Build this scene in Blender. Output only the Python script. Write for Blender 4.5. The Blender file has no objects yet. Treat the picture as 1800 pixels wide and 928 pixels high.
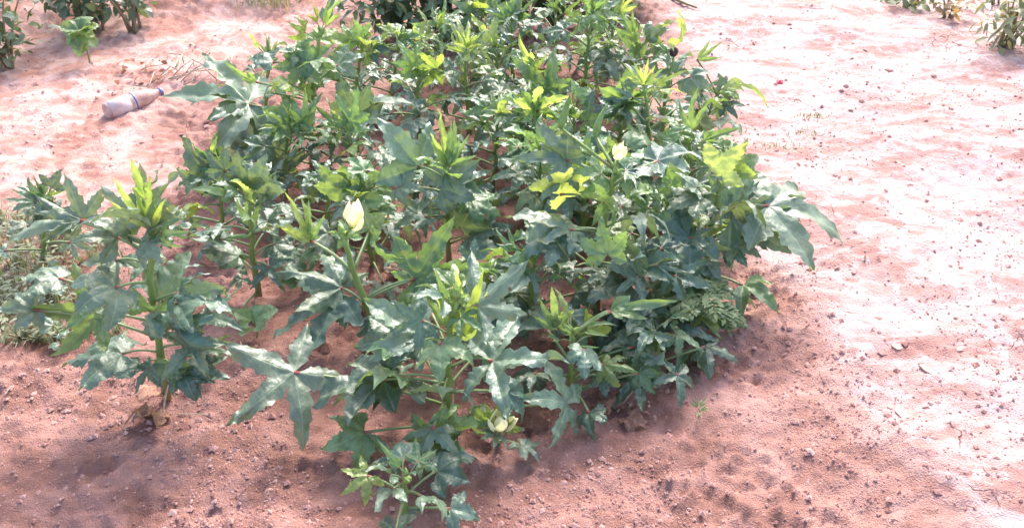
import bpy, math, random
import numpy as np
from mathutils import Vector, Matrix, noise as mnoise

sc = bpy.context.scene
col = sc.collection
R = math.radians

# ------------------------------------------------------------------ camera
CAM_H, PITCH, LENS = 1.5, 35.0, 30.0
cam_d = bpy.data.cameras.new('camera')
cam_d.lens = LENS; cam_d.sensor_width = 36.0; cam_d.clip_start = 0.05; cam_d.clip_end = 500
cam = bpy.data.objects.new('camera', cam_d)
cam.location = (0, 0, CAM_H); cam.rotation_euler = (R(90 - PITCH), 0, 0)
col.objects.link(cam); sc.camera = cam

# ------------------------------------------------------------------ sky, sun, exposure
SUN_EL, SUN_AZ = 46.0, 16.0          # azimuth from +Y towards +X
world = bpy.data.worlds.new('World'); sc.world = world; world.use_nodes = True
wn = world.node_tree; wn.nodes.clear()
sky = wn.nodes.new('ShaderNodeTexSky'); sky.sky_type = 'NISHITA'; sky.sun_disc = False
sky.sun_elevation = R(SUN_EL); sky.sun_rotation = R(SUN_AZ)
sky.air_density = 1.0; sky.dust_density = 4.0; sky.ozone_density = 1.0
bg = wn.nodes.new('ShaderNodeBackground'); bg.inputs['Strength'].default_value = 0.15
wo = wn.nodes.new('ShaderNodeOutputWorld')
wn.links.new(sky.outputs[0], bg.inputs[0]); wn.links.new(bg.outputs[0], wo.inputs[0])
sun_d = bpy.data.lights.new('sun', 'SUN'); sun_d.energy = 1.5; sun_d.angle = R(16.0); sun_d.color = (1.0, 0.95, 0.9)
sun = bpy.data.objects.new('sun', sun_d); col.objects.link(sun)
sdir = Vector((math.sin(R(SUN_AZ)) * math.cos(R(SUN_EL)), math.cos(R(SUN_AZ)) * math.cos(R(SUN_EL)), math.sin(R(SUN_EL))))
sun.rotation_euler = (-sdir).to_track_quat('-Z', 'Y').to_euler()
vs = sc.view_settings
vs.view_transform = 'Standard'; vs.look = 'None'; vs.exposure = 1.76; vs.gamma = 1.0; vs.use_curve_mapping = False
sc.cycles.use_denoising = True
sc.cycles.max_bounces = 8; sc.cycles.transparent_max_bounces = 8

# ------------------------------------------------------------------ placing: photograph pixel -> ray in the place
FPX = LENS / 36.0 * 1800.0
cp, sp = math.cos(R(PITCH)), math.sin(R(PITCH))
def ray(px, py):
    u = (px - 900.0) / FPX; v = (464.0 - py) / FPX
    return Vector((u, cp + v * sp, -sp + v * cp))
def at(px, py, Y):
    d = ray(px, py); k = Y / d.y
    return Vector((d.x * k, Y, CAM_H + d.z * k))

# ------------------------------------------------------------------ numpy noise
def _hash(ix, iy, seed):
    h = (ix.astype(np.int64) * 374761393 + iy.astype(np.int64) * 668265263 + seed * 1442695041) & 0xFFFFFFFF
    h = ((h ^ (h >> 13)) * 1274126177) & 0xFFFFFFFF
    return (h ^ (h >> 16)) & 0xFFFFFFFF
def perlin(x, y, seed=0):
    xi = np.floor(x); yi = np.floor(y); xf = x - xi; yf = y - yi
    u = xf * xf * xf * (xf * (xf * 6 - 15) + 10); v = yf * yf * yf * (yf * (yf * 6 - 15) + 10)
    def g(ox, oy):
        a = _hash(xi + ox, yi + oy, seed) / 4294967296.0 * 2 * np.pi
        return np.cos(a) * (xf - ox) + np.sin(a) * (yf - oy)
    a = g(0, 0) * (1 - u) + g(1, 0) * u; b = g(0, 1) * (1 - u) + g(1, 1) * u
    return (a * (1 - v) + b * v) * 1.5
def fbm(x, y, f, o, seed=0, gain=0.5):
    t = np.zeros_like(x); a = 1.0
    for k in range(o):
        t += a * perlin(x * f, y * f, seed + k * 17); f *= 2.03; a *= gain
    return t
def worley(x, y, f, seed=0):
    x = x * f; y = y * f; xi = np.floor(x); yi = np.floor(y)
    d1 = np.full_like(x, 9.0); d2 = np.full_like(x, 9.0); cid = np.zeros_like(x)
    for ox in (-1, 0, 1):
        for oy in (-1, 0, 1):
            h = _hash(xi + ox, yi + oy, seed); h2 = _hash(xi + ox, yi + oy, seed + 99)
            px_ = xi + ox + h / 4294967296.0; py_ = yi + oy + h2 / 4294967296.0
            d = np.hypot(px_ - x, py_ - y)
            nd = np.minimum(d1, d); d2 = np.where(d < d1, d1, np.minimum(d2, d))
            cid = np.where(d < d1, (h % 1000) / 1000.0, cid); d1 = nd
    return d1, d2, cid
def sstep(a, b, x):
    t = np.clip((x - a) / (b - a), 0, 1); return t * t * (3 - 2 * t)

# ------------------------------------------------------------------ ground shape
_b = [ray(*p) for p in ((1640, 928), (1500, 770), (1400, 600), (1340, 480), (1300, 330), (1250, 200), (1190, 90), (1150, 10))]
_bx = np.array([d.x * CAM_H / -d.z for d in _b]); _by = np.array([d.y * CAM_H / -d.z for d in _b])
_l = [ray(*p) for p in ((-250, 928), (-150, 760), (-60, 600), (120, 450), (300, 330), (340, 200), (440, 110), (640, 10))]
_lx = np.array([d.x * CAM_H / -d.z for d in _l]); _ly = np.array([d.y * CAM_H / -d.z for d in _l])
def zones(x, y):
    w = perlin(x * 2.1, y * 2.1, 5) * 0.10 + perlin(x * 7, y * 7, 6) * 0.03
    xb = np.interp(y, _by, _bx) + w
    xl = np.interp(y, _ly, _lx) + w
    path = sstep(-0.10, 0.10, x - xb)
    bank = sstep(-0.42, -0.22, x - xb) * (1 - path)
    left = sstep(-0.10, 0.15, xl - x)
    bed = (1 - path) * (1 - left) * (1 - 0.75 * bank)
    return path, bank, left, bed, xb, xl
def ridge(x, y, pts, w):
    px_ = np.array([p[0] for p in pts]); py_ = np.array([p[1] for p in pts])
    yy = np.interp(x, px_, py_) + perlin(x * 1.7, y * 0 + 3.3, 31) * 0.15
    return np.exp(-((y - yy) / w) ** 2)
def height(x, y, fine=True):
    x = np.asarray(x, float); y = np.asarray(y, float)
    path, bank, left, bed, xb, xl = zones(x, y)
    h = 0.07 * sstep(-0.40, 0.10, x - xb) + 0.03 * left
    h = h + 0.030 * fbm(x, y, 1.1, 2, 11)
    # low earth bunds in the field behind, beyond the bottle
    fl = sstep(0.2, -0.6, x)
    h = h + 0.13 * ridge(x, y, ((-6, 4.1), (-3, 4.15), (-1.6, 4.5), (-0.4, 5.2), (1, 6)), 0.26) * fl
    h = h + 0.15 * ridge(x, y, ((-8, 6.2), (-3, 6.3), (-1, 6.8), (3, 8.0)), 0.35) * fl
    h = h + 0.16 * ridge(x, y, ((0.8, 6.9), (2, 6.0), (3, 5.6), (6, 5.2)), 0.30) * sstep(0.9, 1.6, x)
    h = h + 0.007 * fbm(x, y, 5.0, 3, 21) * (0.7 + 0.8 * left + 0.6 * bed)
    # foot-worn scallops on the path
    h = h + path * 0.012 * perlin(x * 3.0, y * 6.0, 41)
    if fine:
        d1, d2, cid = worley(x + 0.02 * perlin(x * 9, y * 9, 3), y + 0.02 * perlin(x * 9, y * 9, 4), 11, 7)
        crust = sstep(-0.1, 0.35, fbm(x, y, 2.2, 2, 61)) * path
        h = h + crust * (0.0045 * sstep(0.02, 0.10, d2 - d1) + 0.004 * (cid - 0.5))
        e1, e2, ci = worley(x, y, 26, 8)
        rough = sstep(-0.25, 0.35, fbm(x, y, 3.1, 2, 71))
        h = h + (0.4 + 0.8 * bank + 0.9 * bed + 0.6 * left) * rough * 0.016 * np.clip(0.55 - e1, 0, 1) * (ci > 0.45) * 1.6
        h = h + (0.0045 * fbm(x, y, 30, 3, 81) + 0.004 * fbm(x, y, 13, 2, 82)) * (0.8 + 0.4 * bank + .9 * bed + .5 * left)
        h = h + 0.009 * (0.35 - np.abs(fbm(x, y, 17, 3, 83, .6))) * (0.35 + bed + .7 * bank + .6 * left) * (.3 + rough)
        g1, g2, gi = worley(x, y, 60, 9)
        h = h + 0.006 * np.clip(0.5 - g1, 0, 1) * (gi > 0.72)
    return h
def gz(x, y, fine=False): return float(height(np.array([x]), np.array([y]), fine)[0])
def G(px, py):
    d = ray(px, py); z = 0.0
    for i in range(3):
        k = (CAM_H - z) / -d.z; z = gz(d.x * k, d.y * k, i == 2)
    return Vector((d.x * k, d.y * k, z))

# ------------------------------------------------------------------ tagging helpers
def tag(o, label=None, cat=None, group=None, kind=None):
    if label: o['label'] = label
    if cat: o['category'] = cat
    if group: o['group'] = group
    if kind: o['kind'] = kind
    return o
def link(name, me, mat=None, parent=None, mtx=None, color=None):
    o = bpy.data.objects.new(name, me); col.objects.link(o)
    if mat and not me.materials: me.materials.append(mat)
    if parent: o.parent = parent
    if mtx is not None: o.matrix_local = mtx
    if color: o.color = color
    return o
def empty(name, loc):
    o = bpy.data.objects.new(name, None); o.empty_display_size = 0.05; o.location = loc
    col.objects.link(o); return o
def mesh(name, verts, faces, attrs=None, smooth=True):
    me = bpy.data.meshes.new(name); me.from_pydata([tuple(v) for v in verts], [], faces)
    if attrs:
        for k, vals in attrs.items():
            a = me.attributes.new(k, 'FLOAT', 'POINT'); a.data.foreach_set('value', np.asarray(vals, dtype=np.float32))
    if smooth: me.polygons.foreach_set('use_smooth', np.ones(len(me.polygons), dtype=bool))
    me.update(); return me

# ------------------------------------------------------------------ material helpers
class NT:
    def __init__(s, name):
        s.m = bpy.data.materials.new(name); s.m.use_nodes = True; s.t = s.m.node_tree; s.t.nodes.clear()
        s.out = s.t.nodes.new('ShaderNodeOutputMaterial')
    def n(s, typ, **kw):
        nd = s.t.nodes.new(typ)
        for k, v in kw.items(): setattr(nd, k, v)
        return nd
    def l(s, a, b): s.t.links.new(a, b)
    def put(s, sock, v):
        if isinstance(v, bpy.types.NodeSocket): s.l(v, sock)
        else: sock.default_value = v
    def math(s, op, a, b=0.0, c=0.0, clamp=False):
        nd = s.n('ShaderNodeMath', operation=op); nd.use_clamp = clamp
        for i, v in enumerate((a, b, c)): s.put(nd.inputs[i], v)
        return nd.outputs[0]
    def mix(s, f, a, b, mode='MIX'):
        nd = s.n('ShaderNodeMix', data_type='RGBA', blend_type=mode); s.put(nd.inputs[0], f)
        for sock, v in ((nd.inputs[6], a), (nd.inputs[7], b)):
            s.put(sock, v if isinstance(v, bpy.types.NodeSocket) else (tuple(v) + (1,) if len(v) == 3 else v))
        return nd.outputs[2]
    def noise(s, scale, detail=3, rough=0.5, vec=None, dist=0.0):
        nd = s.n('ShaderNodeTexNoise'); nd.inputs['Scale'].default_value = scale; nd.inputs['Detail'].default_value = detail
        nd.inputs['Roughness'].default_value = rough; nd.inputs['Distortion'].default_value = dist
        if vec is not None: s.l(vec, nd.inputs['Vector'])
        return nd.outputs[0]
    def ss(s, a, b, x):
        nd = s.n('ShaderNodeMapRange', interpolation_type='SMOOTHSTEP')
        s.put(nd.inputs[0], x); nd.inputs[1].default_value = a; nd.inputs[2].default_value = b
        return nd.outputs[0]
    def attr(s, name): 
        nd = s.n('ShaderNodeAttribute'); nd.attribute_name = name; return nd.outputs['Fac']
    def coord(s, which='Object'): return s.n('ShaderNodeTexCoord').outputs[which]
    def bump(s, h, strength=0.5, dist=0.01):
        nd = s.n('ShaderNodeBump'); nd.inputs['Strength'].default_value = strength; nd.inputs['Distance'].default_value = dist
        s.l(h, nd.inputs['Height']); return nd.outputs[0]
    def bsdf(s, base, rough=0.6, spec=0.5, normal=None, **kw):
        nd = s.n('ShaderNodeBsdfPrincipled'); s.put(nd.inputs['Base Color'], base if isinstance(base, bpy.types.NodeSocket) else tuple(base) + (1,))
        s.put(nd.inputs['Roughness'], rough); s.put(nd.inputs['Specular IOR Level'], spec)
        if normal is not None: s.l(normal, nd.inputs['Normal'])
        for k, v in kw.items(): s.put(nd.inputs[k], v)
        return nd.outputs[0]
    def done(s, sh): s.l(sh, s.out.inputs[0]); return s.m

def soil_material():
    n = NT('red_soil'); pos = n.coord('Object')
    path, bank, bed, left = (n.attr(k) for k in ('path', 'bank', 'bed', 'left'))
    mp = n.n('ShaderNodeMapping'); mp.inputs['Scale'].default_value = (.8, 1.7, 1); n.l(pos, mp.inputs[0]); strk = mp.outputs[0]
    big = n.noise(1.6, 3, 0.55, pos); mid = n.noise(7, 4, 0.6, pos, 0.4); fin = n.noise(60, 4, 0.65, pos); grain = n.noise(260, 2, 0.6, pos)
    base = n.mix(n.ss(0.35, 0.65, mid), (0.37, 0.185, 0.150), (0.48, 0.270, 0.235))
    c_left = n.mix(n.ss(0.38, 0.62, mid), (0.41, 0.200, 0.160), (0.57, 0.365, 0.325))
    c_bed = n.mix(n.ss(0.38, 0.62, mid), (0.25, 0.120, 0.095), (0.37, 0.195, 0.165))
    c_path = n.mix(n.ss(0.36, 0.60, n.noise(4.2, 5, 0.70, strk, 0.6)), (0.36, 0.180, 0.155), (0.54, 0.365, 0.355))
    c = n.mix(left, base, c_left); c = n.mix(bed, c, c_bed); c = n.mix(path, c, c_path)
    # pale dried silt film in the hollows
    film = n.math('MULTIPLY', n.ss(0.50, 0.66, n.noise(11, 5, 0.7, pos, 0.5)), n.math('ADD', n.math('MULTIPLY', path, 0.8), n.math('MULTIPLY', left, 0.35)))
    c = n.mix(film, c, (0.62, 0.47, 0.465))
    # loose darker crumbs
    crumb = n.math('MULTIPLY', n.ss(0.60, 0.70, fin), 0.5)
    c = n.mix(crumb, c, (0.29, 0.140, 0.115))
    c = n.mix(n.math('MULTIPLY', n.ss(0.62, 0.75, grain), 0.4), c, (0.60, 0.40, 0.36))
    # drying cracks
    wv = n.n('ShaderNodeVectorMath', operation='ADD'); n.l(pos, wv.inputs[0])
    nz = n.n('ShaderNodeTexNoise'); nz.inputs['Scale'].default_value = 12; nz.inputs['Detail'].default_value = 3; n.l(pos, nz.inputs['Vector'])
    sc_ = n.n('ShaderNodeVectorMath', operation='SCALE'); n.l(nz.outputs['Color'], sc_.inputs[0]); sc_.inputs['Scale'].default_value = 0.09
    n.l(sc_.outputs[0], wv.inputs[1])
    vo = n.n('ShaderNodeTexVoronoi', feature='DISTANCE_TO_EDGE'); vo.inputs['Scale'].default_value = 9.0; n.l(wv.outputs[0], vo.inputs['Vector'])
    crackzone = n.ss(0.54, 0.66, n.noise(3.4, 4, 0.7, pos))
    crack = n.math('MULTIPLY', n.ss(0.018, 0.004, vo.outputs['Distance']), n.math('MULTIPLY', crackzone, n.math('ADD', n.math('MULTIPLY', path, 0.85), 0.15)))
    c = n.mix(crack, c, (0.20, 0.085, 0.07))
    hgt = n.math('ADD', n.math('MULTIPLY', fin, 0.7), n.math('MULTIPLY', grain, 0.55))
    hgt = n.math('SUBTRACT', hgt, n.math('MULTIPLY', crack, 0.8))
    hgt = n.math('ADD', hgt, n.math('MULTIPLY', mid, 0.8))
    nb = n.bump(hgt, 0.8, 0.014)
    rough = n.math('SUBTRACT', 0.72, n.math('MULTIPLY', film, 0.16))
    return n.done(n.bsdf(c, rough, 0.22, nb))

def leaf_material():
    n = NT('okra_leaf'); s = n.attr('s'); t = n.attr('t'); pos = n.coord('Object')
    oi = n.n('ShaderNodeObjectInfo'); tint = oi.outputs['Color']; rnd = oi.outputs['Random']
    geo = n.n('ShaderNodeNewGeometry'); back = geo.outputs['Backfacing']
    midrib = n.ss(0.10, 0.02, s)
    ph = n.math('SUBTRACT', n.math('MULTIPLY', t, 9.0), n.math('MULTIPLY', s, 2.2))
    fr = n.math('ABSOLUTE', n.math('SUBTRACT', n.math('FRACT', ph), 0.5))
    side = n.math('MULTIPLY', n.ss(0.09, 0.02, n.math('ABSOLUTE', n.math('SUBTRACT', fr, 0.25))), 0.0)
    side = n.ss(0.44, 0.49, fr)
    vein = n.math('MAXIMUM', midrib, n.math('MULTIPLY', side, 0.22))
    off = n.n('ShaderNodeCombineXYZ'); n.l(n.math('MULTIPLY', rnd, 37.0), off.inputs[0]); n.l(n.math('MULTIPLY', rnd, 11.0), off.inputs[1])
    pv = n.n('ShaderNodeVectorMath', operation='ADD'); n.l(pos, pv.inputs[0]); n.l(off.outputs[0], pv.inputs[1]); pv = pv.outputs[0]
    blot = n.noise(4.5, 4, 0.6, pv)
    c = n.mix(n.ss(0.3, 0.7, blot), n.mix(1.0, tint, (0.78, 0.80, 0.80), 'MULTIPLY'), n.mix(1.0, tint, (1.25, 1.18, 1.15), 'MULTIPLY'))
    c = n.mix(n.math('MULTIPLY', vein, 0.45), c, (0.26, 0.34, 0.20))
    # scorched brown patches and pin holes' rims
    hn = n.noise(6.5, 5, 0.62, pv); sick = n.ss(0.35, 0.6, n.math('FRACT', n.math('MULTIPLY', rnd, 7.3)))
    sp_ = n.math('MULTIPLY', n.ss(0.64, 0.71, hn), sick); hole = n.math('MULTIPLY', n.math('GREATER_THAN', hn, 0.725), n.math('GREATER_THAN', sick, 0.5))
    c = n.mix(n.math('MULTIPLY', sp_, 0.75), c, (0.22, 0.13, 0.075))
    dust = n.math('MULTIPLY', n.ss(0.48, 0.75, n.noise(9, 4, 0.7, pv)), 0.09)
    c = n.mix(dust, c, (0.42, 0.36, 0.33))
    cb = n.mix(0.35, c, (0.16, 0.20, 0.06))
    c2 = n.mix(back, c, cb)
    h = n.math('ADD', n.math('MULTIPLY', n.noise(7, 2, 0.5, pv), 1.1), n.math('MULTIPLY', n.noise(24, 3, 0.5, pv), 0.30))
    h = n.math('SUBTRACT', h, n.math('MULTIPLY', vein, 0.35))
    nb = n.bump(h, 0.16, 0.05)
    rg = n.math('ADD', 0.32, n.math('MULTIPLY', n.noise(8, 2, 0.5, pv), 0.18))
    rg = n.math('ADD', rg, n.math('MULTIPLY', back, 0.2))
    p = n.bsdf(c2, rg, 0.85, nb)
    tr = n.n('ShaderNodeBsdfTranslucent')
    n.l(n.mix(0.75, c, n.mix(1.0, c, (2.7, 2.5, 0.9), 'MULTIPLY')), tr.inputs[0]); n.l(nb, tr.inputs['Normal'])
    ms = n.n('ShaderNodeMixShader'); n.l(oi.outputs['Alpha'], ms.inputs[0]); n.l(p, ms.inputs[1]); n.l(tr.outputs[0], ms.inputs[2])
    tp = n.n('ShaderNodeBsdfTransparent'); m2 = n.n('ShaderNodeMixShader'); n.l(hole, m2.inputs[0]); n.l(ms.outputs[0], m2.inputs[1]); n.l(tp.outputs[0], m2.inputs[2])
    return n.done(m2.outputs[0])

def stem_material(name, low, high, end, rough=0.5):
    n = NT(name); t = n.attr('t'); pos = n.coord('Object')
    c = n.mix(n.ss(0.02, 0.35, t), low, high); c = n.mix(n.ss(0.86, 0.99, t), c, end)
    nz = n.noise(70, 3, 0.6, pos)
    c = n.mix(n.math('MULTIPLY', n.ss(0.45, 0.7, nz), 0.35), c, (0.30, 0.20, 0.13))
    return n.done(n.bsdf(c, rough, 0.5, n.bump(nz, 0.3, 0.004)))

def plain(name, a, b, scale=30, rough=0.6, spec=0.5, trans=0.0, objcol=False):
    n = NT(name); pos = n.coord('Object'); nz = n.noise(scale, 4, 0.6, pos)
    c = n.mix(n.ss(0.3, 0.7, nz), a, b)
    if objcol:
        c = n.mix(1.0, c, n.n('ShaderNodeObjectInfo').outputs['Color'], 'MULTIPLY')
    p = n.bsdf(c, rough, spec, n.bump(nz, 0.35, 0.01))
    if trans:
        tr = n.n('ShaderNodeBsdfTranslucent'); n.l(n.mix(1.0, c, (1.9, 1.9, 0.9), 'MULTIPLY'), tr.inputs[0])
        ms = n.n('ShaderNodeMixShader'); ms.inputs[0].default_value = trans; n.l(p, ms.inputs[1]); n.l(tr.outputs[0], ms.inputs[2]); p = ms.outputs[0]
    return n.done(p)

M_SOIL = soil_material()
M_LEAF = leaf_material()
M_STEM = stem_material('okra_stem', (0.20, 0.17, 0.09), (0.20, 0.30, 0.08), (0.26, 0.40, 0.09))
M_STALK = stem_material('leaf_stalk', (0.17, 0.24, 0.09), (0.22, 0.30, 0.13), (0.36, 0.07, 0.06))
M_BUD = plain('okra_bud', (0.24, 0.36, 0.10), (0.36, 0.46, 0.16), 60, 0.5, 0.4, 0.2)
M_POD = plain('okra_pod', (0.15, 0.29, 0.08), (0.24, 0.38, 0.13), 40, 0.45, 0.5)
M_PETAL = plain('okra_petal', (0.76, 0.73, 0.58), (0.82, 0.80, 0.72), 45, 0.6, 0.3, 0.3)
M_CALYX = plain('calyx', (0.28, 0.40, 0.12), (0.40, 0.50, 0.18), 60, 0.5, 0.4, 0.2)
M_WITHER = plain('withered_bud', (0.05, 0.025, 0.03), (0.10, 0.05, 0.05), 60, 0.8)
M_SHRUB = plain('shrub_leaf', (0.085, 0.125, 0.085), (0.14, 0.19, 0.10), 5, 0.38, 0.6, 0.22, True)
M_TWIG = plain('shrub_twig', (0.20, 0.17, 0.09), (0.28, 0.22, 0.14), 40, 0.7)
M_WEED = plain('weed_leaf', (0.10, 0.17, 0.07), (0.18, 0.26, 0.12), 30, 0.5, 0.5, 0.25, True)
M_GRASS = plain('grass_blade', (0.16, 0.19, 0.12), (0.30, 0.31, 0.22), 9, 0.55, 0.4, 0.25)
M_DRY = plain('dry_leaf', (0.27, 0.17, 0.12), (0.44, 0.31, 0.24), 26, 0.8, 0.2, 0.1, True)
M_DRYSTEM = plain('dry_stem', (0.36, 0.27, 0.20), (0.52, 0.42, 0.34), 40, 0.8, 0.2)
M_CLOD = plain('soil_clod', (0.36, 0.17, 0.14), (0.52, 0.32, 0.29), 30, 0.85, 0.3)
M_FLAKE = plain('mud_flake', (0.36, 0.18, 0.155), (0.48, 0.31, 0.29), 14, 0.7, 0.4)

# ------------------------------------------------------------------ the ground: one sheet out to the horizon
def axis(segs):
    out = [segs[0][0]]
    for a, b, s0, s1 in segs:
        x = a
        L = b - a
        while x < b - 1e-6:
            f = (x - a) / L; x = min(b, x + s0 + (s1 - s0) * f); out.append(x)
    return np.array(out)
xp = axis([(0, 1.5, 0.010, 0.010), (1.5, 3.6, 0.011, 0.022), (3.6, 8, 0.03, 0.6), (8, 90, 1, 25)])
xs = np.concatenate([-xp[:0:-1], xp])
ys = np.concatenate([-axis([(0, 6, 0.4, 1.0), (6, 60, 2, 20)])[:0:-1], axis([(0, 0.6, 0.25, 0.02), (0.6, 3.0, 0.009, 0.012), (3.0, 6.8, 0.012, 0.022), (6.8, 12, 0.04, 0.6), (12, 110, 1, 25)])])
X, Y = np.meshgrid(xs, ys)
Z = height(X, Y)
fade = sstep(9, 20, np.hypot(X, Y)); Z = Z * (1 - fade)
nx, ny = len(xs), len(ys)
gm = bpy.data.meshes.new('ground')
verts = np.stack([X, Y, Z], -1).reshape(-1, 3)
ii = (np.arange(ny - 1)[:, None] * nx + np.arange(nx - 1)[None, :]).reshape(-1)
quads = np.stack([ii, ii + 1, ii + nx + 1, ii + nx], -1).astype(np.int32)
gm.vertices.add(len(verts)); gm.vertices.foreach_set('co', verts.astype(np.float32).ravel())
gm.loops.add(quads.size); gm.loops.foreach_set('vertex_index', quads.ravel())
gm.polygons.add(len(quads)); gm.polygons.foreach_set('loop_start', np.arange(0, quads.size, 4, dtype=np.int32))
gm.update(calc_edges=True); gm.polygons.foreach_set('use_smooth', np.ones(len(quads), dtype=bool))
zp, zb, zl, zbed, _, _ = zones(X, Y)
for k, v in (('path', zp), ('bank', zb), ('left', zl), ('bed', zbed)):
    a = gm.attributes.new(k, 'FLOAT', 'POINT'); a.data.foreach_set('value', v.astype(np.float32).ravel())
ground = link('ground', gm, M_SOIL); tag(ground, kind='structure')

# ------------------------------------------------------------------ leaf meshes
LEAF = {}
def lerp(a, b, f): return a + (b - a) * f
def leaf_mesh(kind, seed, droop):
    rd = random.Random(kind + str(seed))
    j = lambda a: rd.uniform(-a, a)
    spec = {
        'broad':  ([-112, -54, 0, 54, 112], [.58, .84, 1, .84, .58], .38, .145, .42),
        'deep':   ([-112, -55, 0, 55, 112], [.60, .88, 1, .88, .60], .20, .112, .44),
        'open':   ([-135, -68, 0, 68, 135], [.66, .90, 1, .90, .66], .17, .120, .42),
        'tri':    ([-64, 0, 64], [.78, 1, .78], .36, .14, .34),
        'narrow': ([-27, 0, 27], [.70, 1, .78], .24, .050, .30),
        'blade':  ([-22, 0, 22], [.36, 1, .36], .20, .075, .25),
        'ovate':  ([-60, 0, 60], [.60, 1, .60], .62, .27, .08),
    }[kind]
    angs, lens, sin_, W0, serr = spec
    n = len(angs); angs = [R(a + j(7 if a else 4)) for a in angs]; lens = [l * (1 + j(.10)) for l in lens]
    lens[n // 2] = 1.0
    sins = [sin_ * (1 + j(.18)) for _ in range(n + 1)]
    back = 0.16 if kind in ('broad', 'deep', 'open') else 0.06
    th = [angs[0] - R(24)] + [(angs[i] + angs[i + 1]) / 2 for i in range(n - 1)] + [angs[-1] + R(24)]
    sins[0] = sins[n] = max(back, sin_ * .55)
    lobed = [droop * (1 + j(.45)) for _ in range(n)]
    fold = rd.uniform(.15, .85) * (1 if rd.random() > .12 else -1)
    ruf = rd.uniform(.09, .20) * (0.4 if kind in ('narrow', 'blade', 'ovate') else 1)
    twist = j(.7)
    puck = rd.uniform(.018, .045)
    o = Vector((rd.uniform(0, 50), rd.uniform(0, 50), 0))
    m0, m1 = 3, (17 if kind not in ('narrow', 'blade') else 11)
    S = [-1, -.62, -.28, 0, .28, .62, 1]
    V, F, A_s, A_t = [], [], [], []; key = {}
    aax = np.array(angs); adr = np.array(lobed)
    def dirv(a): return Vector((math.sin(a), math.cos(a), 0))
    def add(p, s, t, v):
        r = p.length; a = math.atan2(p.x, p.y)
        dl = float(np.interp(a, aax, adr)); k = max(dl, .05)
        rho = math.sin(k * r) / k; z = -(1 - math.cos(k * r)) / k
        q = Vector((p.x / r * rho, p.y / r * rho, z)) if r > 1e-5 else Vector((0, 0, 0))
        q.z += fold * abs(v) * (1 - .4 * r) + .10 * r
        q.z += ruf * mnoise.noise(p * 4.2 + o) * abs(s) ** 1.5 * min(1, r * 1.6)
        q.z += puck * mnoise.noise(p * 9.0 + o * 2) + puck * .6 * mnoise.noise(p * 19.0 + o)
        c_, s_ = math.cos(twist * r), math.sin(twist * r)
        q = Vector((q.x * c_ + q.z * s_, q.y, -q.x * s_ + q.z * c_))
        kk = (round(p.x, 4), round(p.y, 4))
        if kk in key: return key[kk]
        key[kk] = len(V); V.append(q); A_s.append(abs(s)); A_t.append(t); return key[kk]
    tip = None
    for i in range(n):
        ax = dirv(angs[i]); lat = Vector((ax.y, -ax.x, 0))
        SL = dirv(th[i]) * sins[i]; SR = dirv(th[i + 1]) * sins[i + 1]
        L = max(lens[i], max(sins[i], sins[i + 1]) * 1.12)
        uL, vL, uR, vR = SL.dot(ax), SL.dot(lat), SR.dot(ax), SR.dot(lat)
        u0 = (uL + uR) / 2; W = W0 * (1 + j(.15)); teeth = rd.choice((4, 5, 5, 6)); ph = rd.random()
        rows = []
        for r_ in range(m0 + m1 + 1):
            if r_ <= m0:
                q = r_ / m0; P = (SL * q, ax * u0 * q, SR * q)
            else:
                p = (r_ - m0) / m1
                def w(w0, ph_):
                    base = w0 * (1 - p) ** 2.2 + W * 3.1 * (p ** .8) * (1 - p) ** 1.05 * (1 if p < 1 else 0)
                    saw = (p * teeth + ph_) % 1.0
                    return base * (1 + serr * (saw - .5))
                P = (ax * lerp(uL, L, p) - lat * w(-vL, ph), ax * lerp(u0, L, p), ax * lerp(uR, L, p) + lat * w(vR, ph + .4))
            row = []
            for s in S:
                pt = P[1].lerp(P[0], -s) if s < 0 else P[1].lerp(P[2], s)
                row.append(add(pt, s, pt.length, pt.dot(lat)))
            rows.append(row)
        for a, b in zip(rows[:-1], rows[1:]):
            for c in range(len(S) - 1):
                f = []
                for v_ in (a[c], a[c + 1], b[c + 1], b[c]):
                    if v_ not in f: f.append(v_)
                if len(f) >= 3: F.append(tuple(reversed(f)))
        if i == n // 2: tip = V[rows[-1][3]].copy()
    me = mesh('leaf_' + kind, V, F, {'s': A_s, 't': A_t}); me.materials.append(M_LEAF)
    if sum(p.normal.z for p in me.polygons) < 0: me.flip_normals()
    return me, tip
DROOPS = (0.15, 0.55, 0.95, 1.4, 1.8)
def get_leaf(kind, seed, droop):
    d = min(range(len(DROOPS)), key=lambda i: abs(DROOPS[i] - droop)); k = (kind, seed % 6, d)
    if k not in LEAF: LEAF[k] = leaf_mesh(kind, seed % 6 * 10 + d, DROOPS[d])
    return LEAF[k]

def basis(d, nh):
    y = d.normalized(); z = nh - y * nh.dot(y)
    if z.length < 1e-3: z = Vector((0, -1, .2)) - y * Vector((0, -1, .2)).dot(y)
    z.normalize(); x = y.cross(z)
    return Matrix((x, y, z)).transposed()
def leaf_matrix(J, tipvec, me_tip, nh, roll=0.0, mirror=False):
    """place so the mesh's middle lobe tip falls at J + tipvec, with the upper face towards nh"""
    s = tipvec.length / me_tip.length
    src = basis(me_tip, Vector((0, 0, 1))); dst = basis(tipvec, nh)
    rot = dst @ Matrix.Rotation(roll, 3, 'Y') @ src.transposed()
    return Matrix.Translation(J) @ rot.to_4x4() @ Matrix.Diagonal((s, s, s, 1))

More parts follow.
